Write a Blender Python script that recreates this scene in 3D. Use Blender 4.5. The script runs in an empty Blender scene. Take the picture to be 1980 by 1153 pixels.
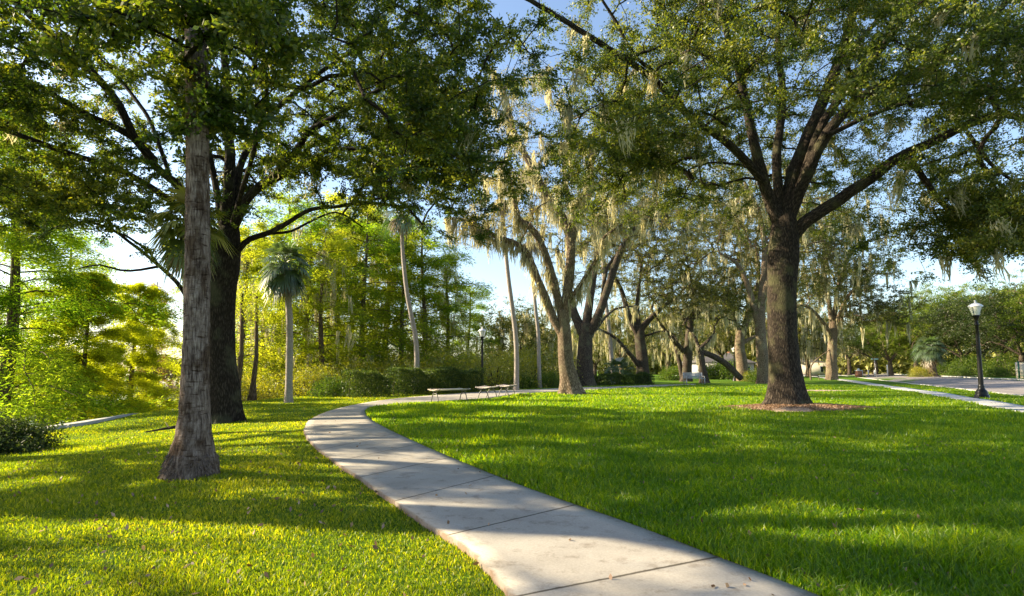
import bpy, math
import numpy as np
from mathutils import Vector
R = math.radians
rng = np.random.default_rng(11)
C = bpy.context.scene.collection
# ------------------------------------------------------------------ view geometry (for turning measured pixels into places)
FPX, PITCH, HC, SH = 1100.0, R(5.15), 1.30, 40.0
cp, sp = math.cos(PITCH), math.sin(PITCH)
def ray(px, py):
    xc = (px-990.0)/FPX; yc = (576.5+SH-py)/FPX
    return np.array([xc, cp-yc*sp, sp+yc*cp])
def P(px, py, d):
    r = ray(px, py); return np.array([0, 0, HC]) + r*(d/r[1])
# ------------------------------------------------------------------ terrain
def smooth(a, b, x):
    t = np.clip((x-a)/(b-a), 0, 1); return t*t*(3-2*t)
EY = np.array([-30, 5, 12, 18, 24, 31, 38, 44, 58, 75, 100, 150, 400.])
EX = np.array([-16, -14, -13.0, -12.8, -12.9, -12.0, -8, -2, 6, 12, 19, 30, 60.])
def edge_sd(x, y): return (np.interp(y, EY, EX)-x)*0.85
def T0(x, y):
    x = np.asarray(x, float); y = np.asarray(y, float)
    sd = edge_sd(x, y)
    z = -(0.16+0.16*(1-smooth(14, 23, y)))*smooth(-9, 0, sd) - 0.30*np.clip(sd, 0, 10) - 0.02*np.clip(sd-10, 0, 30)
    s = x-(24.8+(y-27.5)*0.48)
    z = z + 0.30*smooth(0, 9, s) + 0.5*smooth(9, 45, s)
    z = z + 0.025*np.sin(x*0.55+1)*np.sin(y*0.43)*smooth(3, 9, np.abs(x)+y*0.3)
    return z
def G0(px, py, fn=None):
    fn = fn or T0
    r = ray(px, py); o = np.array([0, 0, HC]); t = 1.5; prev = t
    while t < 400:
        q = o+r*t
        if q[2] < fn(q[0], q[1]):
            a, b = prev, t
            for _ in range(30):
                m = (a+b)/2; q = o+r*m
                if q[2] < fn(q[0], q[1]): b = m
                else: a = m
            q = o+r*b; return q
        prev = t; t *= 1.01
    return o+r*60
# main path edges traced in the photograph, taken onto the ground
Lp = [(1290,1430),(1075,1245),(985,1153),(910,1072),(800,1000),(700,930),(640,890),(605,862),(590,842),(589,825),(602,805),(640,790),(700,779),(760,771.5),(830,765),(900,759),(1000,753),(1100,750),(1230,746.5),(1345,743)]
Rp = [(1950,1320),(1600,1165),(1370,1075),(1200,1010),(1010,943),(880,890),(800,855),(745,829),(718,811),(706,795),(711,788),(735,783.5),(785,780.5),(835,778.5),(935,772),(1000,764),(1080,758.5),(1160,754.5),(1240,750),(1345,745)]
flat = lambda x, y: np.zeros_like(np.asarray(x, float))
Lg = np.array([G0(a, b, flat)[:2] for a, b in Lp]); Rg = np.array([G0(a, b, flat)[:2] for a, b in Rp])
def spline(pts, n):
    pts = np.asarray(pts, float); m = len(pts); out = []
    ts = np.linspace(0, m-1, n)
    for t in ts:
        i = min(int(t), m-2); u = t-i
        p0 = pts[max(i-1, 0)]; p1 = pts[i]; p2 = pts[i+1]; p3 = pts[min(i+2, m-1)]
        out.append(0.5*((2*p1)+(-p0+p2)*u+(2*p0-5*p1+4*p2-p3)*u*u+(-p0+3*p1-3*p2+p3)*u**3))
    return np.array(out)
Ls, Rs = spline(Lg, 200), spline(Rg, 200)
near = Rs[:int(np.argmin(Rs[:120, 0]))+1]; o_ = np.argsort(near[:, 1]); RX, RY = near[o_, 0], near[o_, 1]
def T(x, y):
    x = np.asarray(x, float); y = np.asarray(y, float)
    xr = np.interp(y, RY, RX)
    return T0(x, y) - 0.028*smooth(0.02, 0.25, xr-x)*(1-smooth(15, 20.5, y))*(1-smooth(-13,-16,x)*0)
def G(px, py): return G0(px, py, T)
def in_poly(x, y, poly):
    ins = np.zeros(x.shape, bool); j = len(poly)-1
    for i in range(len(poly)):
        xi, yi = poly[i]; xj, yj = poly[j]
        c = ((yi > y) != (yj > y)) & (x < (xj-xi)*(y-yi)/((yj-yi) if yj != yi else 1e-9)+xi)
        ins ^= c; j = i
    return ins
path_poly = np.vstack([Ls[::2], Rs[::-2]])
SWn = lambda y: np.interp(y, [-10, 16.4, 30.4, 68, 160], [2.0, 14.9, 21.9, 39.5, 80.0])     # near edge of the roadside pavement
RDn = lambda y: np.interp(y, [-10, 27.5, 40.2, 68.7, 160], [6.5, 25.0, 31.0, 45.0, 90.0])
# ------------------------------------------------------------------ mesh building
def reseed(k):
    global rng
    rng = np.random.default_rng(sum(ord(c)*(i+1) for i, c in enumerate(k)) if isinstance(k, str) else k)
class MB:
    def __init__(s): s.v = []; s.f = {}; s.r = []; s.b = []; s.n = 0
    def add(s, V, F, rnd=0.5, bark=None):
        V = np.asarray(V, np.float32).reshape(-1, 3); F = np.asarray(F, np.int32)
        k = F.shape[1]; s.f.setdefault(k, []).append(F+s.n); s.v.append(V)
        s.r.append(np.broadcast_to(np.asarray(rnd, np.float32), (len(V),)))
        s.b.append(V if bark is None else np.asarray(bark, np.float32)); s.n += len(V)
    def build(s, name, mat, parent=None, shade=False):
        V = np.concatenate(s.v); me = bpy.data.meshes.new(name)
        me.vertices.add(len(V)); me.vertices.foreach_set('co', V.ravel())
        loops = []; tot = []
        for k, fl in s.f.items():
            A = np.concatenate(fl); loops.append(A.ravel()); tot.append(np.full(len(A), k, np.int32))
        loops = np.concatenate(loops); tot = np.concatenate(tot)
        st = np.concatenate([[0], np.cumsum(tot)[:-1]]).astype(np.int32)
        me.loops.add(len(loops)); me.loops.foreach_set('vertex_index', loops)
        me.polygons.add(len(tot)); me.polygons.foreach_set('loop_start', st); me.polygons.foreach_set('loop_total', tot)
        if shade: me.polygons.foreach_set('use_smooth', np.ones(len(tot), bool))
        me.update(calc_edges=True)
        a = me.attributes.new('rnd', 'FLOAT', 'POINT'); a.data.foreach_set('value', np.concatenate(s.r).astype(np.float32))
        a = me.attributes.new('bark', 'FLOAT_VECTOR', 'POINT'); a.data.foreach_set('vector', np.concatenate(s.b).astype(np.float32).ravel())
        me.materials.append(mat)
        o = bpy.data.objects.new(name, me); C.objects.link(o)
        if parent: o.parent = parent
        return o
def unit(v): return v/np.maximum(np.linalg.norm(v, axis=-1, keepdims=True), 1e-9)
def tube(mb, pts, rad, sides=8, rnd=0.5, mod=None, cap=True, l0=0.0):
    pts = np.asarray(pts, float); n = len(pts); rad = np.broadcast_to(np.asarray(rad, float), (n,))
    tg = unit(np.gradient(pts, axis=0))
    ref = np.array([1., 0, 0]) if abs(tg[0][0]) < 0.9 else np.array([0, 1., 0])
    U = np.zeros((n, 3)); u = unit(ref-tg[0]*ref.dot(tg[0]))
    for i in range(n):
        u = u-tg[i]*u.dot(tg[i]); u /= np.linalg.norm(u)+1e-9; U[i] = u
    Vv = np.cross(tg, U)
    th = np.linspace(0, 2*np.pi, sides, endpoint=False)
    L = np.concatenate([[0], np.cumsum(np.linalg.norm(np.diff(pts, axis=0), axis=1))])+l0
    rr = rad[:, None]*np.ones((1, sides))
    if mod is not None: rr = rr*mod(th[None, :], L[:, None])
    ring = pts[:, None, :]+rr[..., None]*(np.cos(th)[None, :, None]*U[:, None, :]+np.sin(th)[None, :, None]*Vv[:, None, :])
    rm = max(rad.mean(), 0.03)
    bark = np.stack([np.broadcast_to(np.cos(th)*rm, (n, sides)), np.broadcast_to(np.sin(th)*rm, (n, sides)), np.broadcast_to(L[:, None], (n, sides))], -1)
    i = np.arange(n-1)[:, None]*sides; j = np.arange(sides)[None, :]; k = (j+1) % sides
    Fq = np.stack([i+j, i+k, i+sides+k, i+sides+j], -1).reshape(-1, 4)
    mb.add(ring.reshape(-1, 3), Fq, rnd, bark.reshape(-1, 3))
    if cap and sides > 4:
        c = (n-1)*sides+np.arange(sides); mb.f.setdefault(sides, []).append((c+mb.n-n*sides)[None, :].astype(np.int32))
def sticks(mb, A, B, ra, rb, rnd=0.5):
    """many thin three-sided twigs at once"""
    A = np.asarray(A); B = np.asarray(B); n = len(A)
    if n == 0: return
    t = unit(B-A); ref = np.where(np.abs(t[:, 2:3]) < 0.9, [[0, 0, 1.]], [[1., 0, 0]])
    u = unit(np.cross(t, ref)); w = np.cross(t, u); V = []
    for Q, r in ((A, ra), (B, rb)):
        for k in range(3):
            a = k*2*np.pi/3; V.append(Q+r*(math.cos(a)*u+math.sin(a)*w))
    V = np.stack(V, 1); b = np.arange(n)[:, None]*6
    F = np.concatenate([b+np.array([[k, (k+1) % 3, 3+(k+1) % 3, 3+k]]) for k in range(3)])
    mb.add(V.reshape(-1, 3), F, rnd)
def leaves(mb, c, ln, wd, rnd, axis=None, tri=False, flatn=0.0):
    n = len(c); a = rng.normal(size=(n, 3))
    if axis is not None: a = axis*1.3+a*0.6
    a = unit(a); b = rng.normal(size=(n, 3)); b[:, 2] *= (1-flatn); b = unit(np.cross(a, np.cross(b, a)))
    ln = np.asarray(ln)*rng.uniform(.65, 1.25, (n, 1)); wd = ln*wd
    if tri:
        V = np.stack([c-a*ln*.5-b*wd*.5, c+a*ln*.5, c-a*ln*.5+b*wd*.5], 1); k = 3
    else:
        V = np.stack([c-a*ln*.5, c+b*wd*.5-a*ln*.08, c+a*ln*.5, c-b*wd*.5-a*ln*.08], 1); k = 4
    F = np.arange(n*k).reshape(n, k)
    mb.add(V.reshape(-1, 3), F, np.repeat(rnd, k))
def box(mb, c, s, rz=0.0, rnd=0.5, rx=0.0):
    c = np.asarray(c, float); s = np.asarray(s, float)/2
    V = np.array([[x, y, z] for x in (-1, 1) for y in (-1, 1) for z in (-1, 1)])*s
    if rx:
        V = np.stack([V[:, 0], V[:, 1]*math.cos(rx)-V[:, 2]*math.sin(rx), V[:, 1]*math.sin(rx)+V[:, 2]*math.cos(rx)], -1)
    ca, sa = math.cos(rz), math.sin(rz)
    V = np.stack([V[:, 0]*ca-V[:, 1]*sa, V[:, 0]*sa+V[:, 1]*ca, V[:, 2]], -1)+c
    mb.add(V, [[0, 1, 3, 2], [4, 6, 7, 5], [0, 4, 5, 1], [2, 3, 7, 6], [0, 2, 6, 4], [1, 5, 7, 3]], rnd)
def lathe(mb, prof, c=(0, 0, 0), n=20, rnd=0.5, flute=0.0, nf=12):
    prof = np.asarray(prof, float); th = np.linspace(0, 2*np.pi, n, endpoint=False)
    rr = prof[:, 0][:, None]*(1+flute*np.cos(nf*th)[None, :])
    V = np.stack([rr*np.cos(th), rr*np.sin(th), np.broadcast_to(prof[:, 1][:, None], rr.shape)], -1)+np.asarray(c)
    m = len(prof); i = np.arange(m-1)[:, None]*n; j = np.arange(n)[None, :]; k = (j+1) % n
    mb.add(V.reshape(-1, 3), np.stack([i+j, i+k, i+n+k, i+n+j], -1).reshape(-1, 4), rnd)
def tag(o, label=None, cat=None, group=None, kind=None):
    if label: o['label'] = label
    if cat: o['category'] = cat
    if group: o['group'] = group
    if kind: o['kind'] = kind
    return o
def empty(name, loc, rz=0.0, sc=1.0):
    o = bpy.data.objects.new(name, None); C.objects.link(o); o.location = loc; o.rotation_euler = (0, 0, rz)
    o.scale = (sc, sc, sc) if np.isscalar(sc) else sc
    o.empty_display_size = .2; return o
def copy_tree(o, parent=None):
    c = o.copy(); C.objects.link(c); c.parent = parent
    for ch in [q for q in bpy.data.objects if q.parent == o]: copy_tree(ch, c)
    return c
# ------------------------------------------------------------------ materials
def mat(name):
    m = bpy.data.materials.new(name); m.use_nodes = True; m.node_tree.nodes.clear(); return m, m.node_tree
def nd(nt, t, **k):
    n = nt.nodes.new(t)
    for a, b in k.items():
        if a in n.inputs: n.inputs[a].default_value = b
        else: setattr(n, a, b)
    return n
def ramp(nt, stops, interp='LINEAR'):
    n = nt.nodes.new('ShaderNodeValToRGB'); n.color_ramp.interpolation = interp; e = n.color_ramp.elements
    while len(e) < len(stops): e.new(0.5)
    for q, (p, c) in zip(e, stops): q.position = p; q.color = (*c, 1)
    return n
def leaf_mat(name, lo, mid, hi, trans=(1.0, 1.0, .5), tf=0.45, gloss=0.06, big=0.35, tm_=2.2):
    m, nt = mat(name); L = nt.links
    at = nd(nt, 'ShaderNodeAttribute', attribute_name='rnd'); oi = nt.nodes.new('ShaderNodeObjectInfo')
    tc = nt.nodes.new('ShaderNodeNewGeometry')
    no = nd(nt, 'ShaderNodeTexNoise', Scale=0.45, Detail=2.0); L.new(tc.outputs['Position'], no.inputs['Vector'])
    mx = nd(nt, 'ShaderNodeMath', operation='MULTIPLY_ADD'); L.new(no.outputs['Fac'], mx.inputs[0]); mx.inputs[1].default_value = big*2; mx.inputs[2].default_value = -big
    ad = nd(nt, 'ShaderNodeMath', operation='ADD', use_clamp=True); L.new(at.outputs['Fac'], ad.inputs[0]); L.new(mx.outputs[0], ad.inputs[1])
    rp = ramp(nt, [(0.0, lo), (0.5, mid), (1.0, hi)]); L.new(ad.outputs[0], rp.inputs[0])
    di = nt.nodes.new('ShaderNodeBsdfDiffuse'); L.new(rp.outputs[0], di.inputs['Color'])
    tm = nd(nt, 'ShaderNodeMix', data_type='RGBA', blend_type='MULTIPLY'); tm.inputs[0].default_value = 1
    L.new(rp.outputs[0], tm.inputs[6]); tm.inputs[7].default_value = (*[t*tm_ for t in trans], 1)
    tr = nt.nodes.new('ShaderNodeBsdfTranslucent'); L.new(tm.outputs[2], tr.inputs['Color'])
    mi = nt.nodes.new('ShaderNodeMixShader'); mi.inputs[0].default_value = tf; L.new(di.outputs[0], mi.inputs[1]); L.new(tr.outputs[0], mi.inputs[2])
    gl = nd(nt, 'ShaderNodeBsdfGlossy', Roughness=0.42); gl.inputs['Color'].default_value = (1, 1, 1, 1)
    m2 = nt.nodes.new('ShaderNodeMixShader'); m2.inputs[0].default_value = gloss; L.new(mi.outputs[0], m2.inputs[1]); L.new(gl.outputs[0], m2.inputs[2])
    out = nt.nodes.new('ShaderNodeOutputMaterial'); L.new(m2.outputs[0], out.inputs[0]); return m
def bark_mat(name, dark, lightc, vor=1.0, sc=(17, 17, 3.2), bump=0.8, moss=None):
    m, nt = mat(name); L = nt.links
    at = nd(nt, 'ShaderNodeAttribute', attribute_name='bark')
    mp = nt.nodes.new('ShaderNodeMapping'); mp.inputs['Scale'].default_value = sc; L.new(at.outputs['Vector'], mp.inputs['Vector'])
    vo = nd(nt, 'ShaderNodeTexVoronoi', feature='DISTANCE_TO_EDGE', Scale=1.6)
    no = nd(nt, 'ShaderNodeTexNoise', Scale=2.4, Detail=8.0, Roughness=0.65)
    L.new(mp.outputs[0], no.inputs['Vector'])
    dis = nd(nt, 'ShaderNodeVectorMath', operation='MULTIPLY_ADD'); L.new(no.outputs['Color'], dis.inputs[0]); dis.inputs[1].default_value = (.9, .9, .9); L.new(mp.outputs[0], dis.inputs[2])
    L.new(dis.outputs[0], vo.inputs['Vector'])
    a = nd(nt, 'ShaderNodeMapRange'); a.inputs[1].default_value = 0; a.inputs[2].default_value = 0.35; L.new(vo.outputs['Distance'], a.inputs[0]); a.inputs[3].default_value = 1-vor
    mu = nd(nt, 'ShaderNodeMath', operation='MULTIPLY'); L.new(a.outputs[0], mu.inputs[0]); L.new(no.outputs['Fac'], mu.inputs[1])
    rp = ramp(nt, [(0.08, dark), (0.6, lightc)]); L.new(mu.outputs[0], rp.inputs[0])
    n2 = nd(nt, 'ShaderNodeTexNoise', Scale=1.3, Detail=4.0); L.new(at.outputs['Vector'], n2.inputs['Vector'])
    r2 = ramp(nt, [(0.52, (0, 0, 0)), (0.66, (1, 1, 1))]); L.new(n2.outputs['Fac'], r2.inputs[0])
    mx = nd(nt, 'ShaderNodeMix', data_type='RGBA'); sc_ = nd(nt, 'ShaderNodeMath', operation='MULTIPLY'); L.new(r2.outputs[0], sc_.inputs[0]); sc_.inputs[1].default_value = 0.55
    L.new(sc_.outputs[0], mx.inputs[0]); L.new(rp.outputs[0], mx.inputs[6]); mx.inputs[7].default_value = (*(moss or (.12, .12, .07)), 1)
    bs = nd(nt, 'ShaderNodeBsdfPrincipled', Roughness=0.92); bs.inputs['Specular IOR Level'].default_value = 0.15
    L.new(mx.outputs[2], bs.inputs['Base Color'])
    bp = nd(nt, 'ShaderNodeBump', Strength=bump, Distance=0.05); L.new(mu.outputs[0], bp.inputs['Height']); L.new(bp.outputs[0], bs.inputs['Normal'])
    out = nt.nodes.new('ShaderNodeOutputMaterial'); L.new(bs.outputs[0], out.inputs[0]); return m
def palm_mat(name):
    m, nt = mat(name); L = nt.links
    at = nd(nt, 'ShaderNodeAttribute', attribute_name='bark')
    def noise(scale, det, st):
        mp = nt.nodes.new('ShaderNodeMapping'); mp.inputs['Scale'].default_value = st; L.new(at.outputs['Vector'], mp.inputs[0])
        n_ = nd(nt, 'ShaderNodeTexNoise', Scale=scale, Detail=det, Roughness=.65); L.new(mp.outputs[0], n_.inputs['Vector']); return n_
    fib = noise(9, 8, (5, 5, .7)); blo = noise(2.3, 5, (2.2, 2.2, 1.2)); crk = noise(6, 6, (1, 1, 5)); fine = noise(40, 4, (1, 1, 1))
    rc = ramp(nt, [(.35, (.07, .05, .04)), (.5, (.22, .165, .13)), (.68, (.40, .33, .27))]); L.new(fib.outputs['Fac'], rc.inputs[0])
    rb = ramp(nt, [(.40, (.38, .32, .26)), (.52, (.85, .82, .8)), (.62, (1.1, 1.08, 1.05))]); L.new(blo.outputs['Fac'], rb.inputs[0])
    mx = nd(nt, 'ShaderNodeMix', data_type='RGBA', blend_type='MULTIPLY'); mx.inputs[0].default_value = 1; L.new(rc.outputs[0], mx.inputs[6]); L.new(rb.outputs[0], mx.inputs[7])
    rk = ramp(nt, [(.36, (.35, .3, .25)), (.43, (1, 1, 1))]); L.new(crk.outputs['Fac'], rk.inputs[0])
    m2 = nd(nt, 'ShaderNodeMix', data_type='RGBA', blend_type='MULTIPLY'); m2.inputs[0].default_value = 1; L.new(mx.outputs[2], m2.inputs[6]); L.new(rk.outputs[0], m2.inputs[7])
    bs = nd(nt, 'ShaderNodeBsdfPrincipled', Roughness=.95); bs.inputs['Specular IOR Level'].default_value = .1; L.new(m2.outputs[2], bs.inputs['Base Color'])
    ad = nd(nt, 'ShaderNodeMath', operation='ADD'); L.new(fib.outputs['Fac'], ad.inputs[0]); L.new(crk.outputs['Fac'], ad.inputs[1])
    ad2 = nd(nt, 'ShaderNodeMath', operation='MULTIPLY_ADD'); L.new(fine.outputs['Fac'], ad2.inputs[0]); ad2.inputs[1].default_value = .35; L.new(ad.outputs[0], ad2.inputs[2])
    bp = nd(nt, 'ShaderNodeBump', Strength=1.0, Distance=.03); L.new(ad2.outputs[0], bp.inputs['Height']); L.new(bp.outputs[0], bs.inputs['Normal'])
    out = nt.nodes.new('ShaderNodeOutputMaterial'); L.new(bs.outputs[0], out.inputs[0]); return m
def plain(name, col, rough=0.7, metal=0.0, noise=0.25, nscale=6.0, bump=0.0, stretch=(1, 1, 1)):
    m, nt = mat(name); L = nt.links
    tc = nt.nodes.new('ShaderNodeTexCoord'); mp = nt.nodes.new('ShaderNodeMapping'); mp.inputs['Scale'].default_value = stretch
    L.new(tc.outputs['Object'], mp.inputs[0])
    no = nd(nt, 'ShaderNodeTexNoise', Scale=nscale, Detail=7.0, Roughness=.6); L.new(mp.outputs[0], no.inputs['Vector'])
    c = np.array(col); rp = ramp(nt, [(0.3, tuple(c*(1-noise))), (0.7, tuple(np.minimum(c*(1+noise), 1)))]); L.new(no.outputs['Fac'], rp.inputs[0])
    bs = nd(nt, 'ShaderNodeBsdfPrincipled', Roughness=rough, Metallic=metal); L.new(rp.outputs[0], bs.inputs['Base Color'])
    if bump:
        bp = nd(nt, 'ShaderNodeBump', Strength=bump, Distance=0.01); L.new(no.outputs['Fac'], bp.inputs['Height']); L.new(bp.outputs[0], bs.inputs['Normal'])
    out = nt.nodes.new('ShaderNodeOutputMaterial'); L.new(bs.outputs[0], out.inputs[0]); return m
M = {}
M['oak'] = leaf_mat('oak leaves', (.016, .038, .006), (.055, .086, .012), (.19, .195, .025), trans=(1.1, 1.05, .3), tf=.5, gloss=.025, tm_=2.6)
M['oak_r'] = leaf_mat('live oak leaves', (.020, .040, .008), (.068, .098, .016), (.21, .21, .040), trans=(1.1, 1.05, .35), tf=.46, gloss=.025, tm_=2.5)
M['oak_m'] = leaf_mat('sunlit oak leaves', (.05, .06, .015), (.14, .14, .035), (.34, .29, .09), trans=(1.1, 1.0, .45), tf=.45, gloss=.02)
M['oak_far'] = leaf_mat('far oak leaves', (.025, .045, .010), (.085, .105, .025), (.24, .23, .06), trans=(1.1, 1, .45), tf=.42, gloss=.015)
M['yard'] = leaf_mat('yard tree leaves', (.03, .06, .010), (.11, .16, .02), (.26, .29, .04), trans=(1., 1, .4), tf=.45, gloss=.01)
M['cyp'] = leaf_mat('cypress needles', (.08, .11, .008), (.21, .24, .028), (.40, .39, .06), trans=(1., 1., .25), tf=.55, gloss=.0, tm_=2.5)
M['cyp_g'] = leaf_mat('green cypress needles', (.035, .09, .006), (.12, .185, .022), (.28, .32, .04), trans=(1., 1.0, .25), tf=.55, gloss=.0, tm_=2.7)
M['cyp_y'] = leaf_mat('yellow cypress needles', (.16, .19, .012), (.32, .34, .025), (.50, .48, .05), trans=(.95, .97, .22), tf=.52, gloss=.0)
M['rust'] = leaf_mat('rusty leaves', (.12, .06, .012), (.26, .13, .03), (.4, .22, .06), tf=.5)
M['shrub'] = leaf_mat('shrub leaves', (.018, .045, .008), (.06, .10, .015), (.16, .20, .02), trans=(.9, 1.0, .4), tf=.42, gloss=.015)
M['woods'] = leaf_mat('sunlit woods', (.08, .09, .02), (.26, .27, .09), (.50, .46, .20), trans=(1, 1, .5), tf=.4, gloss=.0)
M['shrub_y'] = leaf_mat('yellow shrub leaves', (.08, .11, .01), (.20, .21, .015), (.36, .31, .02), trans=(1, .95, .3), tf=.5, gloss=.04)
M['hedge'] = leaf_mat('hedge leaves', (.010, .026, .006), (.036, .065, .012), (.13, .16, .02), tf=.35, gloss=.02)
M['dark'] = leaf_mat('dark shrub leaves', (.010, .022, .006), (.030, .05, .012), (.08, .10, .02), tf=.35, gloss=.02)
M['palm'] = leaf_mat('palm fronds', (.03, .055, .02), (.07, .11, .04), (.16, .19, .07), trans=(.8, 1, .4), tf=.3, gloss=.12, big=.15)
M['palm_y'] = leaf_mat('sunny palm fronds', (.04, .07, .012), (.12, .15, .02), (.28, .24, .04), trans=(1, .95, .3), tf=.45, gloss=.08, big=.2)
M['deadfrond'] = leaf_mat('dead fronds', (.10, .07, .04), (.2, .15, .09), (.32, .26, .17), tf=.3, big=.2)
M['moss'] = leaf_mat('spanish moss', (.24, .23, .15), (.46, .44, .31), (.70, .65, .47), trans=(.72, .68, .48), tf=.42, gloss=.0, big=.2)
M['grass_r'] = leaf_mat('thick grass', (.028, .080, .003), (.078, .150, .005), (.23, .27, .012), trans=(1.12, 1.0, .12), tf=.60, gloss=.02, big=.38, tm_=3.3)
M['grass_l'] = leaf_mat('short grass', (.050, .092, .004), (.130, .180, .006), (.36, .34, .03), trans=(1.08, 1.0, .15), tf=.55, gloss=.02, big=.38, tm_=2.6)
M['bark_l'] = bark_mat('dark oak bark', (.018, .013, .010), (.085, .065, .050))
M['bark_r'] = bark_mat('oak bark', (.024, .018, .014), (.13, .10, .075), moss=(.13, .13, .06))
M['bark_m'] = bark_mat('pale oak bark', (.10, .07, .045), (.44, .34, .24), moss=(.28, .25, .15))
M['bark_f'] = bark_mat('far oak bark', (.035, .026, .020), (.17, .13, .10), bump=.4)
M['bark_c'] = bark_mat('cypress bark', (.07, .045, .03), (.26, .19, .13), sc=(20, 20, 1.5), bump=.4)
M['bark_p'] = bark_mat('palm bark', (.065, .045, .034), (.34, .265, .205), vor=.3, sc=(13, 13, 20), bump=.9, moss=(.17, .13, .09))
M['bark_pp'] = bark_mat('pale palm bark', (.16, .13, .11), (.40, .35, .31), vor=.3, sc=(5, 5, 8), bump=.4, moss=(.35, .31, .27))
M['bark_p'] = palm_mat('grey brown palm trunk')
M['iron'] = plain('black iron', (.015, .015, .016), .38, .6, .3, 20)
M['iron_b'] = plain('bench iron', (.16, .15, .14), .5, .3, .3, 20)
M['slat'] = plain('weathered slats', (.70, .58, .49), .7, 0, .25, 3, .3, (1, 14, 14))
M['white_slat'] = plain('grey slats', (.42, .42, .43), .7, 0, .2, 5)
M['glass'] = plain('frosted lamp glass', (.82, .82, .80), .25, 0, .03, 3)
M['capm'] = plain('lamp cap', (.62, .63, .64), .35, .3, .1, 6)
M['curb'] = plain('kerb concrete', (.48, .46, .42), .85, 0, .25, 2.5, .2)
M['walk'] = plain('pavement concrete', (.44, .43, .41), .85, 0, .16, 1.5, .2)
M['wall'] = plain('house render', (.62, .55, .45), .85, 0, .08, 2)
M['wallb'] = plain('grey house render', (.46, .46, .46), .85, 0, .08, 2)
M['roof'] = plain('shingle roof', (.10, .09, .085), .85, 0, .3, 5)
M['win'] = plain('window glass', (.03, .035, .04), .08, 0, .1, 2)
M['trim'] = plain('white trim', (.75, .74, .71), .6, 0, .05, 3)
M['wood'] = plain('brown fence boards', (.16, .10, .065), .85, 0, .35, 4, .3, (3, 3, .4))
M['green'] = plain('green metal', (.015, .10, .06), .4, .3, .15, 6)
M['signg'] = plain('sign panel', (.28, .52, .47), .45, 0, .05, 6)
M['steel'] = plain('galvanised post', (.5, .5, .5), .4, .6, .1, 6)
M['brick'] = plain('terracotta', (.46, .20, .11), .8, 0, .25, 6)
M['litter'] = leaf_mat('fallen leaves', (.09, .05, .025), (.22, .13, .075), (.40, .26, .17), tf=.1, gloss=.03)
M['brush'] = plain('dead sticks', (.30, .22, .16), .9, 0, .3, 5)
M['brush_d'] = plain('palm roots', (.15, .105, .08), .95, 0, .5, 30)
M['concw'] = plain('white utility cap', (.7, .7, .7), .5, 0, .05, 4)
def ground_mat():
    m, nt = mat('lawn soil and turf'); L = nt.links
    g = nt.nodes.new('ShaderNodeNewGeometry')
    n1 = nd(nt, 'ShaderNodeTexNoise', Scale=.35, Detail=5.0, Roughness=.6); L.new(g.outputs['Position'], n1.inputs['Vector'])
    n2 = nd(nt, 'ShaderNodeTexNoise', Scale=14.0, Detail=8.0, Roughness=.7); L.new(g.outputs['Position'], n2.inputs['Vector'])
    r1 = ramp(nt, [(.3, (.055, .13, .008)), (.55, (.10, .19, .010)), (.75, (.19, .23, .02))]); L.new(n1.outputs['Fac'], r1.inputs[0])
    r2 = ramp(nt, [(.25, (.35, .35, .3)), (.7, (1.3, 1.3, 1.2))]); L.new(n2.outputs['Fac'], r2.inputs[0])
    mx = nd(nt, 'ShaderNodeMix', data_type='RGBA', blend_type='MULTIPLY'); mx.inputs[0].default_value = 1; L.new(r1.outputs[0], mx.inputs[6]); L.new(r2.outputs[0], mx.inputs[7])
    # bank and lake bed are bare mud, by height
    sx = nt.nodes.new('ShaderNodeSeparateXYZ'); L.new(g.outputs['Position'], sx.inputs[0])
    mr = nd(nt, 'ShaderNodeMapRange'); mr.inputs[1].default_value = -1.9; mr.inputs[2].default_value = -1.2; L.new(sx.outputs['Z'], mr.inputs[0])
    m2 = nd(nt, 'ShaderNodeMix', data_type='RGBA'); L.new(mr.outputs[0], m2.inputs[0]); m2.inputs[6].default_value = (.10, .085, .05, 1); L.new(mx.outputs[2], m2.inputs[7])
    bs = nd(nt, 'ShaderNodeBsdfPrincipled', Roughness=.95); bs.inputs['Specular IOR Level'].default_value = .1; L.new(m2.outputs[2], bs.inputs['Base Color'])
    bp = nd(nt, 'ShaderNodeBump', Strength=.9, Distance=.08); L.new(n2.outputs['Fac'], bp.inputs['Height']); L.new(bp.outputs[0], bs.inputs['Normal'])
    out = nt.nodes.new('ShaderNodeOutputMaterial'); L.new(bs.outputs[0], out.inputs[0]); return m
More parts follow.
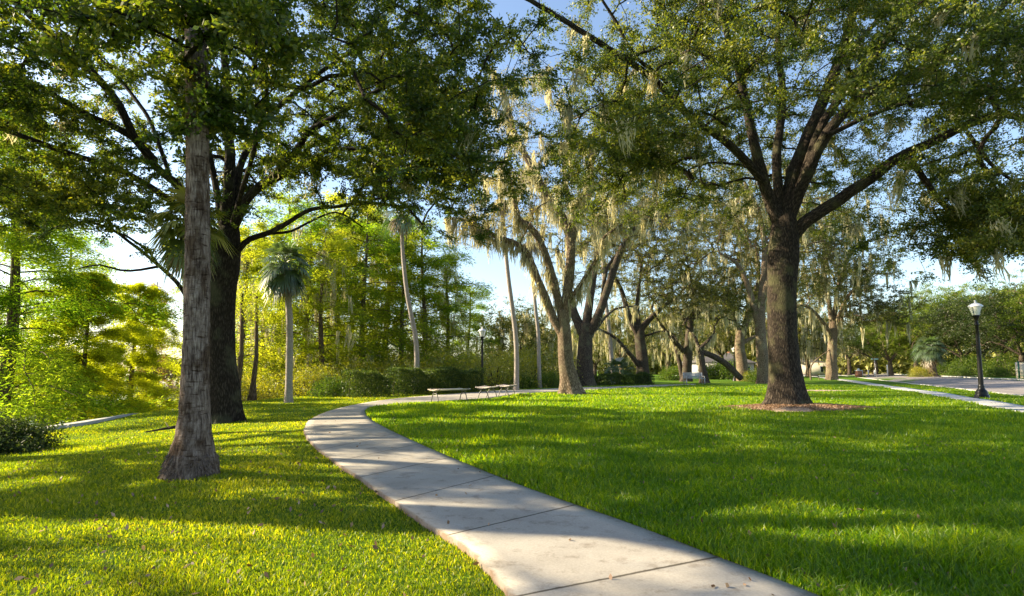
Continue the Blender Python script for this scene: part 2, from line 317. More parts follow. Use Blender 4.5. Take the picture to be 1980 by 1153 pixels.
def path_mat():
    """bark attribute carries (distance across, distance along, 0)"""
    m, nt = mat('path concrete'); L = nt.links
    at = nd(nt, 'ShaderNodeAttribute', attribute_name='bark'); g = nt.nodes.new('ShaderNodeNewGeometry')
    n1 = nd(nt, 'ShaderNodeTexNoise', Scale=1.1, Detail=6.0, Roughness=.62); L.new(g.outputs['Position'], n1.inputs['Vector'])
    n2 = nd(nt, 'ShaderNodeTexNoise', Scale=60.0, Detail=4.0, Roughness=.7); L.new(g.outputs['Position'], n2.inputs['Vector'])
    n3 = nd(nt, 'ShaderNodeTexNoise', Scale=5.0, Detail=9.0, Roughness=.75); L.new(g.outputs['Position'], n3.inputs['Vector'])
    r1 = ramp(nt, [(.30, (.30, .27, .23)), (.70, (.43, .39, .335))]); L.new(n1.outputs['Fac'], r1.inputs[0])
    r2 = ramp(nt, [(.3, (.85, .85, .85)), (.7, (1.1, 1.1, 1.1))]); L.new(n2.outputs['Fac'], r2.inputs[0])
    mx0 = nd(nt, 'ShaderNodeMix', data_type='RGBA', blend_type='MULTIPLY'); mx0.inputs[0].default_value = 1; L.new(r1.outputs[0], mx0.inputs[6]); L.new(r2.outputs[0], mx0.inputs[7])
    r4 = ramp(nt, [(.36, (.62, .58, .54)), (.47, (1, 1, 1))]); L.new(n3.outputs['Fac'], r4.inputs[0])
    mx = nd(nt, 'ShaderNodeMix', data_type='RGBA', blend_type='MULTIPLY'); mx.inputs[0].default_value = .8; L.new(mx0.outputs[2], mx.inputs[6]); L.new(r4.outputs[0], mx.inputs[7])
    sx = nt.nodes.new('ShaderNodeSeparateXYZ'); L.new(at.outputs['Vector'], sx.inputs[0])
    # control joints across the slab
    ws = nd(nt, 'ShaderNodeMath', operation='MULTIPLY_ADD'); L.new(n3.outputs['Fac'], ws.inputs[0]); ws.inputs[1].default_value = .03; L.new(sx.outputs['Y'], ws.inputs[2])
    pg = nd(nt, 'ShaderNodeMath', operation='PINGPONG'); L.new(ws.outputs[0], pg.inputs[0]); pg.inputs[1].default_value = .76
    jr = ramp(nt, [(0.0, (.16, .15, .13)), (.008, (.28, .26, .23)), (.017, (1, 1, 1))]); L.new(pg.outputs[0], jr.inputs[0])
    m2 = nd(nt, 'ShaderNodeMix', data_type='RGBA', blend_type='MULTIPLY'); m2.inputs[0].default_value = 1; L.new(mx.outputs[2], m2.inputs[6]); L.new(jr.outputs[0], m2.inputs[7])
    # earth staining along both edges
    ab = nd(nt, 'ShaderNodeMath', operation='ABSOLUTE'); L.new(sx.outputs['X'], ab.inputs[0])
    ae = nd(nt, 'ShaderNodeMath', operation='MULTIPLY_ADD'); L.new(n3.outputs['Fac'], ae.inputs[0]); ae.inputs[1].default_value = .22; L.new(ab.outputs[0], ae.inputs[2])
    er = ramp(nt, [(1.0-.04, (0, 0, 0)), (1.0, (1, 1, 1))])
    ss = nd(nt, 'ShaderNodeMapRange'); ss.inputs[1].default_value = 1.075; ss.inputs[2].default_value = 1.125; L.new(ae.outputs[0], ss.inputs[0])
    m3 = nd(nt, 'ShaderNodeMix', data_type='RGBA'); L.new(ss.outputs[0], m3.inputs[0]); L.new(m2.outputs[2], m3.inputs[6]); m3.inputs[7].default_value = (.20, .135, .09, 1)
    # specks
    vo = nd(nt, 'ShaderNodeTexVoronoi', Scale=2.2); L.new(g.outputs['Position'], vo.inputs['Vector'])
    sr = ramp(nt, [(.018, (.35, .3, .25)), (.03, (1, 1, 1))]); L.new(vo.outputs['Distance'], sr.inputs[0])
    m4 = nd(nt, 'ShaderNodeMix', data_type='RGBA', blend_type='MULTIPLY'); m4.inputs[0].default_value = 1; L.new(m3.outputs[2], m4.inputs[6]); L.new(sr.outputs[0], m4.inputs[7])
    bs = nd(nt, 'ShaderNodeBsdfPrincipled', Roughness=.82); bs.inputs['Specular IOR Level'].default_value = .3; L.new(m4.outputs[2], bs.inputs['Base Color'])
    bp = nd(nt, 'ShaderNodeBump', Strength=.35, Distance=.006); L.new(n2.outputs['Fac'], bp.inputs['Height']); L.new(bp.outputs[0], bs.inputs['Normal'])
    out = nt.nodes.new('ShaderNodeOutputMaterial'); L.new(bs.outputs[0], out.inputs[0]); return m
def road_mat():
    m, nt = mat('brick road'); L = nt.links
    g = nt.nodes.new('ShaderNodeNewGeometry')
    mp = nt.nodes.new('ShaderNodeMapping'); mp.inputs['Rotation'].default_value = (0, 0, R(-26)); L.new(g.outputs['Position'], mp.inputs[0])
    br = nd(nt, 'ShaderNodeTexBrick', Scale=4.0); br.inputs['Color1'].default_value = (.26, .225, .215, 1); br.inputs['Color2'].default_value = (.21, .185, .18, 1); br.inputs['Mortar'].default_value = (.17, .15, .13, 1)
    br.inputs['Mortar Size'].default_value = .03; L.new(mp.outputs[0], br.inputs['Vector'])
    no = nd(nt, 'ShaderNodeTexNoise', Scale=.6, Detail=6.0); L.new(g.outputs['Position'], no.inputs['Vector'])
    r2 = ramp(nt, [(.3, (.75, .75, .75)), (.7, (1.2, 1.2, 1.2))]); L.new(no.outputs['Fac'], r2.inputs[0])
    mx = nd(nt, 'ShaderNodeMix', data_type='RGBA', blend_type='MULTIPLY'); mx.inputs[0].default_value = 1; L.new(br.outputs[0], mx.inputs[6]); L.new(r2.outputs[0], mx.inputs[7])
    bs = nd(nt, 'ShaderNodeBsdfPrincipled', Roughness=.85); L.new(mx.outputs[2], bs.inputs['Base Color'])
    out = nt.nodes.new('ShaderNodeOutputMaterial'); L.new(bs.outputs[0], out.inputs[0]); return m
def water_mat():
    m, nt = mat('lake water'); L = nt.links
    g = nt.nodes.new('ShaderNodeNewGeometry')
    no = nd(nt, 'ShaderNodeTexNoise', Scale=2.5, Detail=5.0); L.new(g.outputs['Position'], no.inputs['Vector'])
    bs = nd(nt, 'ShaderNodeBsdfPrincipled', Roughness=.06); bs.inputs['Base Color'].default_value = (.05, .065, .06, 1); bs.inputs['IOR'].default_value = 1.33
    bp = nd(nt, 'ShaderNodeBump', Strength=.25, Distance=.05); L.new(no.outputs['Fac'], bp.inputs['Height']); L.new(bp.outputs[0], bs.inputs['Normal'])
    out = nt.nodes.new('ShaderNodeOutputMaterial'); L.new(bs.outputs[0], out.inputs[0]); return m
M['ground'] = ground_mat(); M['path'] = path_mat(); M['road'] = road_mat(); M['water'] = water_mat()
M['mulch'] = plain('mulch soil', (.36, .25, .18), .95, 0, .5, 9, .9)
#==SETTING==
def unit_(v): return v/np.linalg.norm(v, axis=-1, keepdims=True)
# ------------------------------------------------------------------ the setting
def axis(fine0, fine1, st, lo, hi):
    a = list(np.arange(fine0, fine1, st)); s = st
    while a[-1] < hi: s *= 1.12; a.append(a[-1]+s)
    s = st
    while a[0] > lo: s *= 1.12; a.insert(0, a[0]-s)
    return np.array(a)
gx, gy = axis(-15, 16, .16, -420, 460), axis(-2, 26, .16, -70, 620)
X, Y = np.meshgrid(gx, gy, indexing='ij'); Z = T(X, Y)
n1, n2 = X.shape; i = np.arange(n1-1)[:, None]*n2; j = np.arange(n2-1)[None, :]
gm = MB(); gm.add(np.stack([X, Y, Z], -1).reshape(-1, 3), np.stack([i+j, i+n2+j, i+n2+j+1, i+j+1], -1).reshape(-1, 4))
tag(gm.build('ground', M['ground'], shade=True), kind='structure')
wm = MB(); wm.add([(-420, -60, -2.75), (60, -60, -2.75), (60, 600, -2.75), (-420, 600, -2.75)], [[0, 1, 2, 3]])
tag(wm.build('lake_water', M['water']), kind='structure')
def slab(name, Lq, Rq, m, top=.02, depth=.22, cross=9, cvar=None):
    n = len(Lq); u = np.linspace(0, 1, cross); q = Lq[:, None]*(1-u)[None, :, None]+Rq[:, None]*u[None, :, None]
    z = T0(q[..., 0], q[..., 1])+top
    V = np.concatenate([q, z[..., None]], -1)
    lo = V[:, [0, -1]].copy(); lo[..., 2] -= depth
    V = np.concatenate([lo[:, :1], V, lo[:, 1:]], 1); c = cross+2
    al = np.concatenate([[0], np.cumsum(np.linalg.norm(np.diff((Lq+Rq)/2, axis=0), axis=1))])
    ac = np.concatenate([[-1.1], u*2-1, [1.1]])
    bark = np.stack([np.broadcast_to(ac, (n, c)), np.broadcast_to(al[:, None], (n, c)), np.zeros((n, c))], -1)
    i = np.arange(n-1)[:, None]*c; j = np.arange(c-1)[None, :]
    mb = MB(); mb.add(V.reshape(-1, 3), np.stack([i+j, i+j+1, i+c+j+1, i+c+j], -1).reshape(-1, 4), .5, bark.reshape(-1, 3))
    return tag(mb.build(name, m), kind='structure')
wob = np.stack([np.sin(np.arange(200)*1.7)*.006+np.sin(np.arange(200)*.61)*.006, np.zeros(200)], -1)
slab('path', Ls+wob, Rs, M['path'])
def strip(name, yy, xa, xb, m, top, depth=.1, cross=5):
    return slab(name, np.stack([xa, yy], -1), np.stack([xb, yy], -1), m, top, depth, cross)
yy = np.concatenate([np.arange(-8, 60, 1.), np.arange(60, 165, 3.)])
strip('pavement', yy, SWn(yy), SWn(yy)+1.45, M['walk'], .022)
strip('road', yy, RDn(yy), RDn(yy)+10.3, M['road'], .012, .05, 12)
strip('kerb', yy, RDn(yy)-.2, RDn(yy)-.002, M['curb'], .06)
strip('kerb', yy, RDn(yy)+10.302, RDn(yy)+10.62, M['curb'], .15)
# pale driveway that leaves the road on its far side
c0 = G(1700, 713); c1 = G(1775, 708)
drv = np.array([[P(1650, 716, 95)[0], 95.], [P(1700, 716, 99)[0], 99.]])
strip('driveway', np.linspace(86, 91.5, 8), RDn(np.linspace(86, 91.5, 8))+10.7, RDn(np.linspace(86, 91.5, 8))+27, M['walk'], .03)
strip('side_street', np.linspace(120, 134, 8), np.full(8, 38.), RDn(np.linspace(120, 134, 8))-.3, M['walk'], .03)
# lower lakeside walk
cpts = spline([(-15.6, 9.5), (-14.2, 12.3), (-13.25, 14.9), (-12.95, 17.2), (-13.9, 20.5), (-16.5, 24)], 40); tgn = unit_(np.gradient(cpts, axis=0)); nrm = np.stack([-tgn[:, 1], tgn[:, 0]], -1)
slab('lakeside_walk', cpts+nrm*.55, cpts-nrm*.55, M['walk'], .06, .3); walk_poly = np.vstack([cpts+nrm*.6, (cpts-nrm*.6)[::-1]])
# mulch under the big right oak
ROAK = G(1520, 788); LOAK = G(424, 816)
def blob(c, rx, ry, n=90, seed=0, rot=0.0, h=.05, ir=.12):
    th = np.linspace(0, 2*np.pi, n, endpoint=False); r = 1+ir*np.sin(3*th+seed)+ir*.6*np.sin(7*th+2*seed)+ir*.4*np.sin(17*th)
    ring = []
    for f in np.linspace(0, 1, 14):
        x = rx*r*np.cos(th)*f; y = ry*r*np.sin(th)*f
        X_ = c[0]+x*math.cos(rot)-y*math.sin(rot); Y_ = c[1]+x*math.sin(rot)+y*math.cos(rot)
        ring.append(np.stack([X_, Y_, T(X_, Y_)+.012+h*(1-f*f)-(.03 if f == 1 else 0)], -1))
    V = np.concatenate(ring); i = np.arange(13)[:, None]*n; j = np.arange(n)[None, :]; k = (j+1) % n
    return V, np.stack([i+j, i+k, i+n+k, i+n+j], -1).reshape(-1, 4), ring[-1][:, :2]
mb = MB(); V, Fq, mpoly = blob(ROAK+np.array([.15, -.5, 0]), 2.45, 1.55, seed=1.3, h=.13); mb.add(V, Fq)
tag(mb.build('mulch_bed', M['mulch'], shade=True), 'reddish brown mulch bed around the foot of the big right oak', 'mulch', kind='stuff')
mb = MB(); n = 9000; th = rng.uniform(0, 2*np.pi, n); rr = np.sqrt(rng.uniform(0, 1.2, n))
q = np.stack([ROAK[0]+.15+rr*2.4*np.cos(th), ROAK[1]-.5+rr*1.5*np.sin(th)], -1); z = T(q[:, 0], q[:, 1])+.03+.13*np.clip(1-rr**2, 0, 1)
leaves(mb, np.concatenate([q, z[:, None]], -1), .06, .5, rng.uniform(0, 1, n))
n = 2600; yv = 2.4+20*rng.uniform(0, 1, n)**1.3; xv = rng.uniform(-1, 1, n)*yv*.9
q = np.stack([xv, yv, T(xv, yv)+.04], -1); ip = in_poly(xv, yv, path_poly); q[ip, 2] = T0(xv[ip], yv[ip])+.03
keep = rng.uniform(0, 1, n) < np.where(ip, .14, .8); leaves(mb, q[keep], .05, .5, rng.uniform(0, 1, keep.sum()), flatn=.0)
tag(mb.build('leaf_litter', M['litter']), 'small brown fallen leaves scattered on mulch, path and lawn', 'fallen leaves', kind='stuff')
mb = MB(); q_ = G(1600, 756); V, Fq, mp3 = blob(q_, 1.9, 1.0, seed=2.7, h=.03); mb.add(V, Fq)
tag(mb.build('bare_soil', M['mulch'], shade=True), 'thin brown mulch strip in the lawn behind the big right oak', 'soil', kind='stuff')
# ------------------------------------------------------------------ grass
def grass(name, label, N, side, m, h0, d0=2.2, d1=48):
    reseed(label); k = .3; u = rng.uniform(0, 1, N); d = (d0**k+u*(d1**k-d0**k))**(1/k)
    xc = rng.uniform(-.97, .97, N) if side > 0 else rng.uniform(-.97, .97, N)
    x = xc*d; y = d
    cl = .5+.5*np.sin(x*2.1+np.sin(y*1.7)*2)*np.sin(y*2.3+np.sin(x*1.3)*2)      # tufts
    x = x+rng.normal(size=N)*.02; y = y+rng.normal(size=N)*.02
    xr = np.interp(y, RY, RX); xl = np.where(y < 19.3, xr-.6, np.interp(y, [19.3, 29, 36, 48], [-5.5, -3.5, -1, 4]))
    left = x < xl
    keep = (left if side < 0 else ~left) & ~in_poly(x, y, path_poly) & (edge_sd(x, y) < 2.5)
    for pl in (mpoly, mp3, walk_poly): keep &= ~in_poly(x, y, pl) | (rng.uniform(0, 1, N) < .06)
    sn = SWn(y); keep &= ~((x > sn) & (x < sn+1.45)) & ~((x > RDn(y)-.3) & (x < RDn(y)+10.6))
    keep &= np.hypot(x-ROAK[0], y-ROAK[1]) > .8
    x, y, d, cl = x[keep], y[keep], d[keep], cl[keep]; n = len(x)
    z = T(x, y)-.005
    # grass stays thinner and lower right at the path edge
    h = h0*(.72+.4*smooth(-.6, .8, np.sin(x*.7+2*np.sin(y*.31))*np.sin(y*.9+1.5*np.sin(x*.47))))*(.55+.75*rng.uniform(0, 1, n)**1.5)*(.7+.6*cl)*np.minimum(1, (d/6)**.15)
    w = .0031*(np.maximum(d, 3)/3)**.85*rng.uniform(.7, 1.3, n)*(.8 if side < 0 else 1)
    az = rng.uniform(0, 2*np.pi, n); fx = np.stack([np.cos(az), np.sin(az), 0*az], -1)
    le = rng.uniform(0, 2*np.pi, n); lean = np.stack([np.cos(le), np.sin(le), 0*le], -1)*(h*rng.uniform(.15, 1.0, n))[:, None]
    b = np.stack([x, y, z], -1); up = np.array([0, 0, 1.])
    rn = np.clip(.5+.22*rng.normal(size=n)+.18*(cl-.5), 0, 1)
    mb = MB(); nr = d < 10
    def put(sel, seg):
        B, hh, ww, f, l, r = b[sel], h[sel][:, None], w[sel][:, None], fx[sel], lean[sel], rn[sel]
        if seg == 2:
            mid = B+up*hh*.6+l*.3; tip = B+up*hh*.92+l
            V = np.stack([B-f*ww, B+f*ww, mid+f*ww*.8, mid-f*ww*.8, tip], 1); base = np.arange(len(B))[:, None]*5
            nn = mb.n; mb.add(V.reshape(-1, 3), base+np.array([[0, 1, 2, 3]]), np.repeat(r, 5))
            mb.f.setdefault(3, []).append((base+np.array([[3, 2, 4]])+nn).astype(np.int32))
        else:
            tip = B+up*hh+l*.8; V = np.stack([B-f*ww*1.3, B+f*ww*1.3, tip], 1)
            mb.add(V.reshape(-1, 3), np.arange(len(B)*3).reshape(-1, 3), np.repeat(r, 3))
    put(nr, 2); put(~nr, 1)
    return tag(mb.build(name, m), label, 'grass', kind='stuff')
grass('grass', 'thick bright green grass covering the lawn right of the path', 760000, 1, M['grass_r'], .098)
grass('grass', 'short yellow green grass covering the lawn left of the path', 760000, -1, M['grass_l'], .045)
#==TREES==
# ------------------------------------------------------------------ trees
def cost_grow(nodes, par, fixed, targets, minz, step=.45):
    """grow a path from the nearest limb node to every target; returns the added paths as index lists"""
    P_ = list(nodes); pr = list(par); arr = np.array(P_); cap = len(arr); buf = np.zeros((cap+len(targets)*40, 3)); buf[:cap] = arr; n = cap
    ok = np.zeros(len(buf), bool); ok[:cap] = arr[:, 2] > minz
    d0 = [np.min(np.linalg.norm(arr[ok[:cap]]-t, axis=1)) for t in targets]; paths = []
    for ti in np.argsort(d0):
        t = targets[ti]; q = buf[:n]; dv = t-q; ds = np.linalg.norm(dv, axis=1)
        cost = ds*(1+.5*np.clip(-dv[:, 2]/np.maximum(ds, .1), 0, 1)); cost[~ok[:n]] = 1e9
        k = int(np.argmin(cost)); L_ = ds[k]
        m = min(max(2, int(L_/step)+1), 38)
        pd = unit(buf[k]-buf[pr[k]]) if pr[k] >= 0 else np.array([0, 0, 1.])
        c1 = buf[k]+(pd*.5+np.array([0, 0, .25]))*L_*.3; c2 = t-unit(dv[k]*[1, 1, .3])*L_*.3+np.array([0, 0, .08*L_])
        u = np.linspace(0, 1, m+1)[1:, None]
        pts = (1-u)**3*buf[k]+3*(1-u)**2*u*c1+3*(1-u)*u*u*c2+u**3*t
        pts[:-1] += rng.normal(size=(m-1, 3))*.05*min(L_, 2)*.6 if m > 1 else 0
        ids = [k]+list(range(n, n+m)); buf[n:n+m] = pts; ok[n:n+m] = True
        for a_, b_ in zip(ids[:-1], ids[1:]): pr.append(a_)
        n += m; paths.append(ids)
    return buf[:n], np.array(pr), paths
def resample(pts, rad, st):
    pts = np.asarray(pts, float); L_ = np.concatenate([[0], np.cumsum(np.linalg.norm(np.diff(pts, axis=0), axis=1))])
    n = max(3, int(L_[-1]/st)+1); f = np.interp(np.linspace(0, L_[-1], n), L_, np.arange(len(pts)))
    S = spline(pts, len(pts)*8); fi = f/(len(pts)-1)*(len(S)-1)
    out = np.stack([np.interp(fi, np.arange(len(S)), S[:, k]) for k in range(3)], -1)
    return out, np.interp(f, np.arange(len(pts)), rad)
def flute(seed, base=.6, amp=.05, fl=.45):
    def f(th, L_):
        w = np.sin(th*3+seed)*.5+np.sin(th*5+seed*2+L_*.3)*.35+np.sin(th*9+L_*.8+seed)*.18+np.sin(th*2+L_*1.3)*.3
        return 1+amp*w+np.exp(-L_/fl)*base*(1+.45*np.sin(th*5+seed)+.2*np.sin(th*9+2*seed))
    return f
def make_tree(name, label, cat, limbs, targets, bark, leafm, minz=2.0, leaf=.07, lw=.5, per=120, R_=.5, spray=8, twig=.0075, sides=10, tri=False,
              moss=None, mossl=0.0, origin=None, fl=(.6, .05, .45), flat_=.6, group=None, trunk_sides=40, sticks_on=True, expo=.46, mossext=None, step=.45):
    """limbs[0] is the trunk; every limb is (points, radii)"""
    origin = np.asarray(limbs[0][0][0]) if origin is None else origin; reseed(label+name+str(len(targets)))
    root = empty(name, tuple(origin)); tag(root, label, cat, group)
    nodes = []; par = []; fr = []; tb = MB()
    for li, (pts, rad) in enumerate(limbs):
        pts = np.asarray(pts, float); rad = np.asarray(rad, float)
        if len(rad) != len(pts): rad = np.interp(np.linspace(0, 1, len(pts)), np.linspace(0, 1, len(rad)), rad)
        q, r = resample(pts, rad, .12 if li == 0 else .22)
        if li: q[2:] += np.cumsum(rng.normal(size=(len(q)-2, 3))*.011, axis=0)*min(1, r[0]*8)
        sd = rng.uniform(0, 6)
        tube(tb, q-origin, r, trunk_sides if li == 0 else (18 if r[0] > .1 else sides), rng.uniform(0, 1), flute(sd, *fl) if li == 0 else flute(sd, 0, .05, 1), cap=True)
        qs = q[::2]; rs = r[::2]
        if li == 0: p0 = -1
        else: p0 = int(np.argmin(np.linalg.norm(np.array(nodes)-qs[0], axis=1)))
        for k in range(len(qs)):
            par.append(p0 if k == 0 else len(nodes)-1); nodes.append(qs[k]); fr.append(rs[k])
    nf = len(nodes); targets = np.asarray(targets)
    B, pr, paths = cost_grow(nodes, par, fr, targets, minz, step)
    w = np.zeros(len(B)); 
    for ids in paths: w[ids[-1]] += 1
    for k in range(len(B)-1, nf-1, -1): w[pr[k]] += w[k]
    rad = twig*np.maximum(w, 1)**expo; rad[:nf] = fr
    for ids in paths:
        r = rad[ids].copy(); r[0] = min(r[1]*1.25 if len(r) > 1 else r[0], fr[ids[0]] if ids[0] < nf else 9)
        pp = B[ids]-origin
        if ids[0] < nf: pass
        tube(tb, pp, r, 5 if r[0] < .02 else (7 if r[0] < .06 else 10), .5, cap=False)
    # twigs and leaves
    nt_ = len(targets); ends = np.array([p[-1] for p in paths]); tp = B[ends]
    out = unit(tp-B[pr[ends]])
    dirs = unit(rng.normal(size=(nt_, spray, 3))*[1, 1, flat_]+out[:, None]*.5); ln = R_*rng.uniform(.55, 1.2, (nt_, spray, 1))
    E = tp[:, None]+dirs*ln
    if sticks_on: sticks(tb, np.repeat(tp, spray, 0)-origin, E.reshape(-1, 3)-origin, twig*.6, twig*.3)
    tb.build('trunk', M[bark], root, shade=True)
    lb = MB(); k = max(1, int(per/spray))
    t = rng.uniform(.05, 1.05, (nt_, spray, k, 1))
    c = tp[:, None, None]+dirs[:, :, None]*ln[:, :, None]*t+rng.normal(size=(nt_, spray, k, 3))*[R_*.10, R_*.10, R_*.08]
    cr = np.repeat(rng.uniform(0, 1, nt_), spray*k)
    rn = np.clip(.45*cr+.55*rng.uniform(0, 1, nt_*spray*k), 0, 1)
    leaves(lb, c.reshape(-1, 3)-origin, leaf, lw, rn, np.repeat(dirs.reshape(-1, 3), k, 0)*.6, tri)
    lb.build('crown', M[leafm], root)
    if moss:
        hb = MB(); n_, l0, l1, wd, ns = moss
        cand = np.arange(len(B)); rr = rad[cand]
        sel = cand[(B[:, 2] > minz+.3)]
        if mossext is not None: sel = sel[mossext(B[sel])]
        pk = rng.choice(sel, n_); fx_ = np.arange(nf)[(B[:nf, 2] > minz+.3)]; ul = rng.uniform(size=n_) < mossl; pk[ul] = rng.choice(fx_, ul.sum()); hang(hb, B[pk]-origin, l0, l1, wd, ns)
        hb.build('hanging_moss', M['moss'], root)['kind'] = 'stuff'
    return root
def hang(hb, A, l0, l1, wd, ns, sp_=.13):
    n_ = len(A)
    wide = rng.uniform(.3, 1.2, (n_, 1, 1)); L_ = rng.uniform(l0, l1, (n_, 1))*rng.uniform(.2, 1, (n_, ns))**.8
    off = rng.normal(size=(n_, ns, 3))*[sp_, sp_, .05]*wide; top = A[:, None]+off
    az = rng.uniform(0, np.pi, (n_, ns)); f0 = np.stack([np.cos(az), np.sin(az), 0*az], -1)*wd
    m = 5; rows = []; drift = np.zeros((n_, ns, 3)); sway = rng.normal(size=(n_, 1, 3))*[.06, .06, 0]
    for k in range(m):
        u = k/(m-1); drift = drift+(rng.normal(size=(n_, ns, 3))*[.045, .045, 0]+sway*.5)*(k > 0)
        c = top+drift-off*[.75, .75, 0]*u-np.stack([0*L_, 0*L_, L_*u], -1)
        f = f0*(rng.uniform(.5, 1.7, (n_, ns, 1)) if k < m-1 else .08)
        rows += [c-f, c+f]
    V = np.stack(rows, 2).reshape(-1, 3); b = np.arange(n_*ns)[:, None]*2*m
    rn = np.repeat(np.clip(.5*np.repeat(rng.uniform(0, 1, n_), ns)+.5*rng.uniform(0, 1, n_*ns), 0, 1), 2*m)
    F = np.concatenate([b+np.array([[2*k, 2*k+1, 2*k+3, 2*k+2]]) for k in range(m-1)]); hb.add(V, F, rn)
def ell(c, r, n, shell=.45, cutz=-1e9, noise=.12, up=-.75):
    """points in an ellipsoid, biased to its outer part, clumped and with gaps"""
    out = []; c = np.array(c); r = np.array(r)
    while len(out) < n:
        d = unit(rng.normal(size=3)); 
        if d[2] < up: continue
        s = (shell+(1-shell)*rng.uniform())*(1+noise*rng.normal())
        p = c+d*r*s
        g = math.sin(p[0]*.9+c[0])*math.sin(p[1]*.8+1)*math.sin(p[2]*1.1+c[1])
        if p[2] > cutz and g > -.42: out.append(p)
    return np.array(out)
def tr(pts, d):
    """trace: pixels with one depth, or a list of depths"""
    d = [d]*len(pts) if np.isscalar(d) else list(np.interp(np.linspace(0, 1, len(pts)), np.linspace(0, 1, len(d)), d))
    return [P(a, b, e) for (a, b), e in zip(pts, d)]
#==HERO==
D = LOAK[1]; bz = T(LOAK[0], LOAK[1])
lo = [(np.vstack([[LOAK[0], D, bz-.15], tr([(428,760),(424,700),(423,620),(425,560),(430,520),(437,480),(444,440)], D)]), [.50,.47,.44,.43,.44,.46,.40,.26]),
  (tr([(438,470),(442,400),(447,300),(442,200),(432,80),(420,-90)], [D, D-.4]), (0.194,0.076)),
  (tr([(418,520),(392,460),(355,408),(290,360),(220,322),(120,290),(0,242),(-130,190)], [D, D-2.2]), (0.122,0.051)),
  (tr([(425,500),(385,420),(345,355),(300,312),(255,257),(170,215),(90,165),(0,125),(-120,80)], [D, D-2.8]), (0.137,0.051)),
  (tr([(300,312),(262,268),(228,196),(150,110),(70,40),(10,-25)], [D-1.2, D-3.5]), (0.108,0.085)),
  (tr([(402,640),(372,590),(345,548),(310,515),(270,480),(222,445),(170,425)], [D-.2, D-1.5]), (0.072,0.030)),
  (tr([(310,515),(262,523),(228,522),(190,512),(150,520)], [D-.6, D-1.4]), (0.040,0.017)),
  (tr([(355,425),(300,416),(240,402),(180,395),(110,410)], [D-.4, D-2]), (0.050,0.025)),
  (tr([(445,505),(478,465),(520,450),(560,428),(600,405),(650,400),(720,392),(790,400)], [D, D-.6]), (0.094,0.034)),
  (tr([(515,452),(560,448),(600,430),(650,412),(700,440)], [D, D+.6]), (0.047,0.021)),
  (tr([(443,470),(478,385),(530,340),(570,300),(600,258),(650,230),(720,190),(800,150)], [D, D-1.8]), (0.144,0.051)),
  (tr([(495,368),(560,332),(610,305),(655,288),(720,296),(800,330)], [D, D-1]), (0.086,0.034)),
  (tr([(448,430),(470,310),(520,230),(600,160),(700,90),(800,40)], [D, D+1.5]), (0.115,0.043)),
  (tr([(436,460),(400,260),(345,70),(330,-80)], [D, D+1]), (0.108,0.051)),
  (tr([(200,160),(130,135),(60,110),(-20,60)], [D-2.2, D-4]), (0.050,0.025)),
  (tr([(450,430),(490,300),(520,180),(500,80),(430,60),(380,80)], [D-.5, 6.6]), (.07,.02)),
  (tr([(330,345),(285,225),(200,120),(120,60),(60,-20)], [D-.5, D+1.2]), (0.065,0.034))]
reseed(101); T1 = np.vstack([ell(P(580, 310, 14.8), (2.6, 1.6, 1.7), 30, .1, 3.6), ell(P(250, 400, 13.6), (3.2, 1.6, 1.8), 28, .1, 3.6), ell(P(390, 215, 7.6), (1.1, .5, .55), 20, .1, 3.6), ell(P(830, 240, 12.4), (1.9, 2.4, 2.5), 85, .1, 3.6), ell((-7.6, D-1.3, 9.0), (8.2, 7.0, 6.2), 1250, .55, 3.6, up=-.42), ell((P(410, 40, 6.6)), (2.2, .8, .9), 36, .1, 3.6), ell((-2.6, D-1.6, 6.8), (2.8, 2.8, 2.8), 110, .1, 3.8), ell((-11.5, D-2.0, 5.8), (3.8, 2.5, 2.0), 95, .1, 3.6)])
make_tree('oak_tree', 'large dark trunked oak spreading over the left lawn behind the nearest palm', 'tree', lo, T1, 'bark_l', 'oak', 3.2, leaf=.082, lw=.52, per=300, R_=.50, moss=(34, .3, .9, .012, 24), fl=(.5, .05, .4), mossext=lambda b: b[:, 1] > 11.5)
D = ROAK[1]; bz = T(ROAK[0], ROAK[1])
